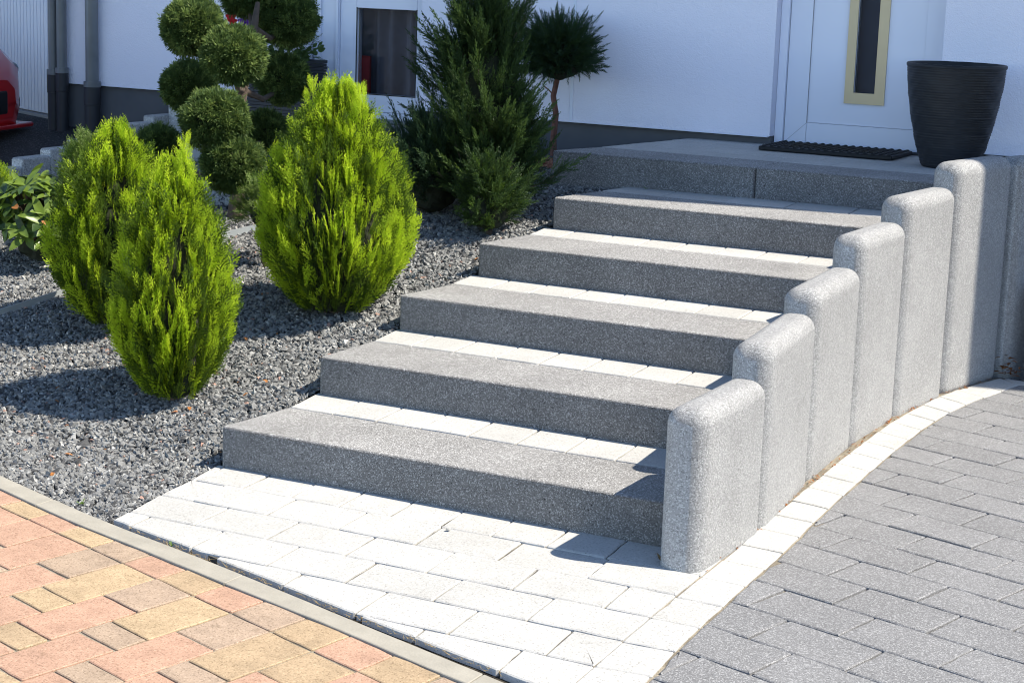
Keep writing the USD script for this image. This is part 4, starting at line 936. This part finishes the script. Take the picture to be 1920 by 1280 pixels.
# ---- small litter, weeds, a stray pebble
def curl_leaf(c, ln, rz, lift):
    v, f = leaf_mesh(V([0, 0, 0]), V([1., 0, lift]), V([0, 0, 1.]), ln, ln * .5, .5); cz, sz = math.cos(rz), math.sin(rz)
    return (V([(x * cz - y * sz + c[0], x * sz + y * cz + c[1], z + c[2]) for x, y, z in v]), f)
r = np.random.default_rng(101)
lit = MB()
outl = LineString([(x - .004, y) for x, y in BL_[5:]])
for k in range(150):
    t_ = r.beta(1.6, 1.0); p = outl.interpolate(t_, normalized=True).coords[0]
    lit.add(*curl_leaf((p[0] + r.normal(0, .006), p[1] + r.normal(0, .01), .001 + r.uniform(0, .006)), r.uniform(.006, .022), r.uniform(0, 6.3), r.uniform(-.1, .4)))
for k in range(26): lit.add(*curl_leaf((2.03 + r.normal(0, .03), 3.38 + r.normal(0, .012), .004 + abs(r.normal(0, .05))), r.uniform(.02, .045), r.uniform(0, 6.3), r.uniform(0, .8)))
put('leaf_litter', lit, M['dead'], label='dry brown leaf litter caught along the foot of the palisades', cat='leaf litter', kind='stuff')
lit = MB()
for k in range(420):
    x = r.uniform(.18, 1.85); y = float(np.interp(x, [.112, .748, 1.206, 1.822, 1.915], [-.745, -.925, -1.066, -1.25, -1.28])) - r.uniform(.004, .03)
    if r.random() < .55 and not (.45 < x < .62 or .70 < x < .80 or .95 < x < 1.2): continue
    a = r.uniform(0, 6.3); ln = r.uniform(.008, .03); p0 = V([x, y, -.006 + r.uniform(0, .006)]); p1 = p0 + V([math.cos(a) * ln, math.sin(a) * ln * .5, r.uniform(0, .012)])
    s_ = V([0, .0012, .0004]); lit.add([p0 - s_, p0 + s_, p1], [[0, 1, 2]])
put('dry_grass', lit, M['grass_dry'], label='dry grass and debris in the gap between kerb and white pavers', cat='debris', kind='stuff')
put('kerb_gap', prism(Polygon([*[(x, K_UP(x) + .001) for x in np.linspace(.10, 2.2, 14)], *[(x, y + .012) for x, y in ((2.2, -1.36), (1.915, -1.28), (1.822, -1.25), (1.206, -1.066), (.748, -.925), (.112, -.745))]]), -.10, -.022), M['soil'], kind='structure')
def weed(c, n, h, label, mt='weed', seed=0):
    r = np.random.default_rng(seed); mb = MB()
    for k in range(n):
        a = r.uniform(0, 6.3); mb.add(*leaf_mesh(V(c), V([math.cos(a), math.sin(a), r.uniform(.5, 2.5)]), V([-math.sin(a) * .1, .1, 1.]), h * r.uniform(.6, 1), h * .22, .3))
    return put('weed', mb, M[mt], label=label, cat='weed', smooth=True)
weed((-.10, -.655, grav_z(-.1, -.655)), 8, .035, 'small green weed in the gravel close to the kerb', seed=1)
weed((1.815, -.155, .0), 7, .05, 'reddish weed at the foot of the first palisade', 'grass_dry', seed=2)
weed((.25, 3.15, .75), 7, .022, 'tiny green weed on the shaded strip under the top step', seed=3)
weed((.42, -.835, -.015), 6, .022, 'tiny weed in the kerb gap beside the left white pavers', seed=4)
c_ = chip(np.random.default_rng(5), .7); put('pebble', (c_[0] * .011 + V([1.085, -.235, .008]), c_[1]), GM[1], label='stray grey pebble on the white paving before the first step', cat='pebble')
r = np.random.default_rng(111)
for k, (u_, v_, lb) in enumerate(((-.02, .73, 'second'), (-.35, .25, 'first'))): pass
for k in range(46):
    x, y = r.uniform(-2.2, 0), r.uniform(-.6, 2.2)
    if y < K_UP(x) + .05: continue
    put('dry_leaf', curl_leaf((x, y, grav_z(x, y) + .012), r.uniform(.018, .034), r.uniform(0, 6.3), r.uniform(0, .4)), M['dead_orange'], label='small dry orange leaf lying on the grey gravel', cat='leaf', group='dry leaves on the gravel')

# ---- red car on the left driveway, nose to the right
car = empty('parked_car', loc=(-4.565, 3.625, dz_(3.625)), rz=math.radians(12), label='red car at the left edge before the garage', cat='car')
M['red_paint'] = mat('red_car_paint', {'p': ('principled_bsdf', {'base_color': (.50, .012, .016), 'roughness': .35, 'coat_weight': .7, 'coat_roughness': .06})}, [])
M['car_glass'] = mat('car_glass', {'p': ('principled_bsdf', {'base_color': (.02, .022, .025), 'roughness': .04, 'specular_ior_level': .7})}, [])
M['lamp'] = mat('headlight_lens', {'p': ('principled_bsdf', {'base_color': (.14, .15, .16), 'roughness': .06, 'metallic': .3, 'specular_ior_level': .8})}, [])
M['black_trim'] = plain('black_trim', (.014, .014, .016), .5)
M['tyre'] = plain('tyre_rubber', (.02, .02, .02), .8)
Wc = .80
# stations along the length: x, half width, underside, shoulder, top
stn = [(.03, .46, .22, .40, .46), (.0, .55, .17, .44, .50), (-.06, .66, .16, .52, .58), (-.20, .76, .16, .60, .68), (-.5, .80, .17, .68, .78), (-1.0, .81, .18, .76, .88), (-1.15, .81, .18, .80, .92), (-3.3, .81, .2, .84, .95), (-3.75, .77, .25, .82, .93), (-3.85, .70, .35, .70, .78)]
def ringpts(x, w, zb, zs, zt):
    return [(x, -w * .9, zb), (x, -w, zb + .10), (x, -w, zs * .75), (x, -w * .97, zs), (x, -w * .78, zt), (x, 0, zt + .025), (x, w * .78, zt), (x, w * .97, zs), (x, w, zs * .75), (x, w, zb + .10), (x, w * .9, zb)]
rg = V([ringpts(*s_) for s_ in stn]); n = rg.shape[1]
ff = [[i * n + j, i * n + (j + 1) % n, (i + 1) * n + (j + 1) % n, (i + 1) * n + j] for i in range(len(stn) - 1) for j in range(n)]
vv = rg.reshape(-1, 3); cb = MB().add(vv, V(ff)); cb.add(rg[0], [[0, k, k + 1] for k in range(1, n - 1)]); cb.add(rg[-1], [[0, k + 1, k] for k in range(1, n - 1)])
body = put('body', cb, M['red_paint'], car, smooth=50)
stn2 = [(-.95, .66, .88, .90), (-1.55, .60, .90, 1.30), (-1.9, .60, .92, 1.42), (-2.7, .60, .94, 1.44), (-3.4, .58, .93, 1.25), (-3.75, .58, .92, .95)]
g_ = V([[(x, -.72, zb), (x, -w, zt - .03), (x, -w * .8, zt), (x, w * .8, zt), (x, w, zt - .03), (x, .72, zb)] for x, w, zb, zt in stn2]); n = 6
ff = [[i * n + j, i * n + j + 1, (i + 1) * n + j + 1, (i + 1) * n + j] for i in range(5) for j in (0, 4)]
put('side_window', (g_.reshape(-1, 3), V(ff)), M['car_glass'], car, smooth=40)
for i, nm in ((0, 'windscreen'), (4, 'rear_window')):
    ff = [[i * n + j, i * n + j + 1, (i + 1) * n + j + 1, (i + 1) * n + j] for j in (1, 2, 3)]
    put(nm, (g_.reshape(-1, 3), V(ff)), M['car_glass'], car, smooth=40)
ff = [[i * n + j, i * n + j + 1, (i + 1) * n + j + 1, (i + 1) * n + j] for i in (1, 2, 3) for j in (1, 2, 3)]
put('roof', (g_.reshape(-1, 3) + V([0, 0, .004]), V(ff)), M['red_paint'], car, smooth=40)
for s_ in (-1, 1):
    put('headlight', rbox([-.52, min(s_ * .50, s_ * .765), .50], [-.10, max(s_ * .50, s_ * .765), .60], .045, 14, trimesh.transformations.rotation_matrix(math.radians(17), [0, 1, 0], [-.3, 0, .55])), M['lamp'], car, smooth=50)
    put('fog_intake', rbox([-.24, min(s_ * .40, s_ * .62), .25], [-.022, max(s_ * .40, s_ * .62), .36], .03, 10), M['black_trim'], car, smooth=50)
    put('mirror', rbox([-1.25, min(s_ * .80, s_ * .97), .92], [-1.15, max(s_ * .80, s_ * .97), 1.04], .03, 10), M['red_paint'], car, smooth=50)
    for wx in (-.72, -3.15):
        wh = put('wheel', trimesh.creation.cylinder(.30, .19, sections=36, transform=trimesh.transformations.translation_matrix([wx, s_ * .72, .30]) @ trimesh.transformations.rotation_matrix(math.pi / 2, [1, 0, 0])), M['tyre'], car, smooth=40)
        put('rim', trimesh.creation.cylinder(.20, .20, sections=30, transform=trimesh.transformations.translation_matrix([wx, s_ * .725, .30]) @ trimesh.transformations.rotation_matrix(math.pi / 2, [1, 0, 0])), M['zinc'], wh, smooth=40)
put('splitter', rbox([-.30, -.66, .145], [.045, .66, .175], .012, 8), M['red_paint'], car, smooth=40)
put('grille', rbox([-.05, -.36, .24], [.036, .36, .40], .02, 8), M['black_trim'], car, smooth=40)
put('wiper', MB().tube([(-.9, .1, .93), (-1.0, -.5, .95)], .008, 6), M['black_trim'], car)
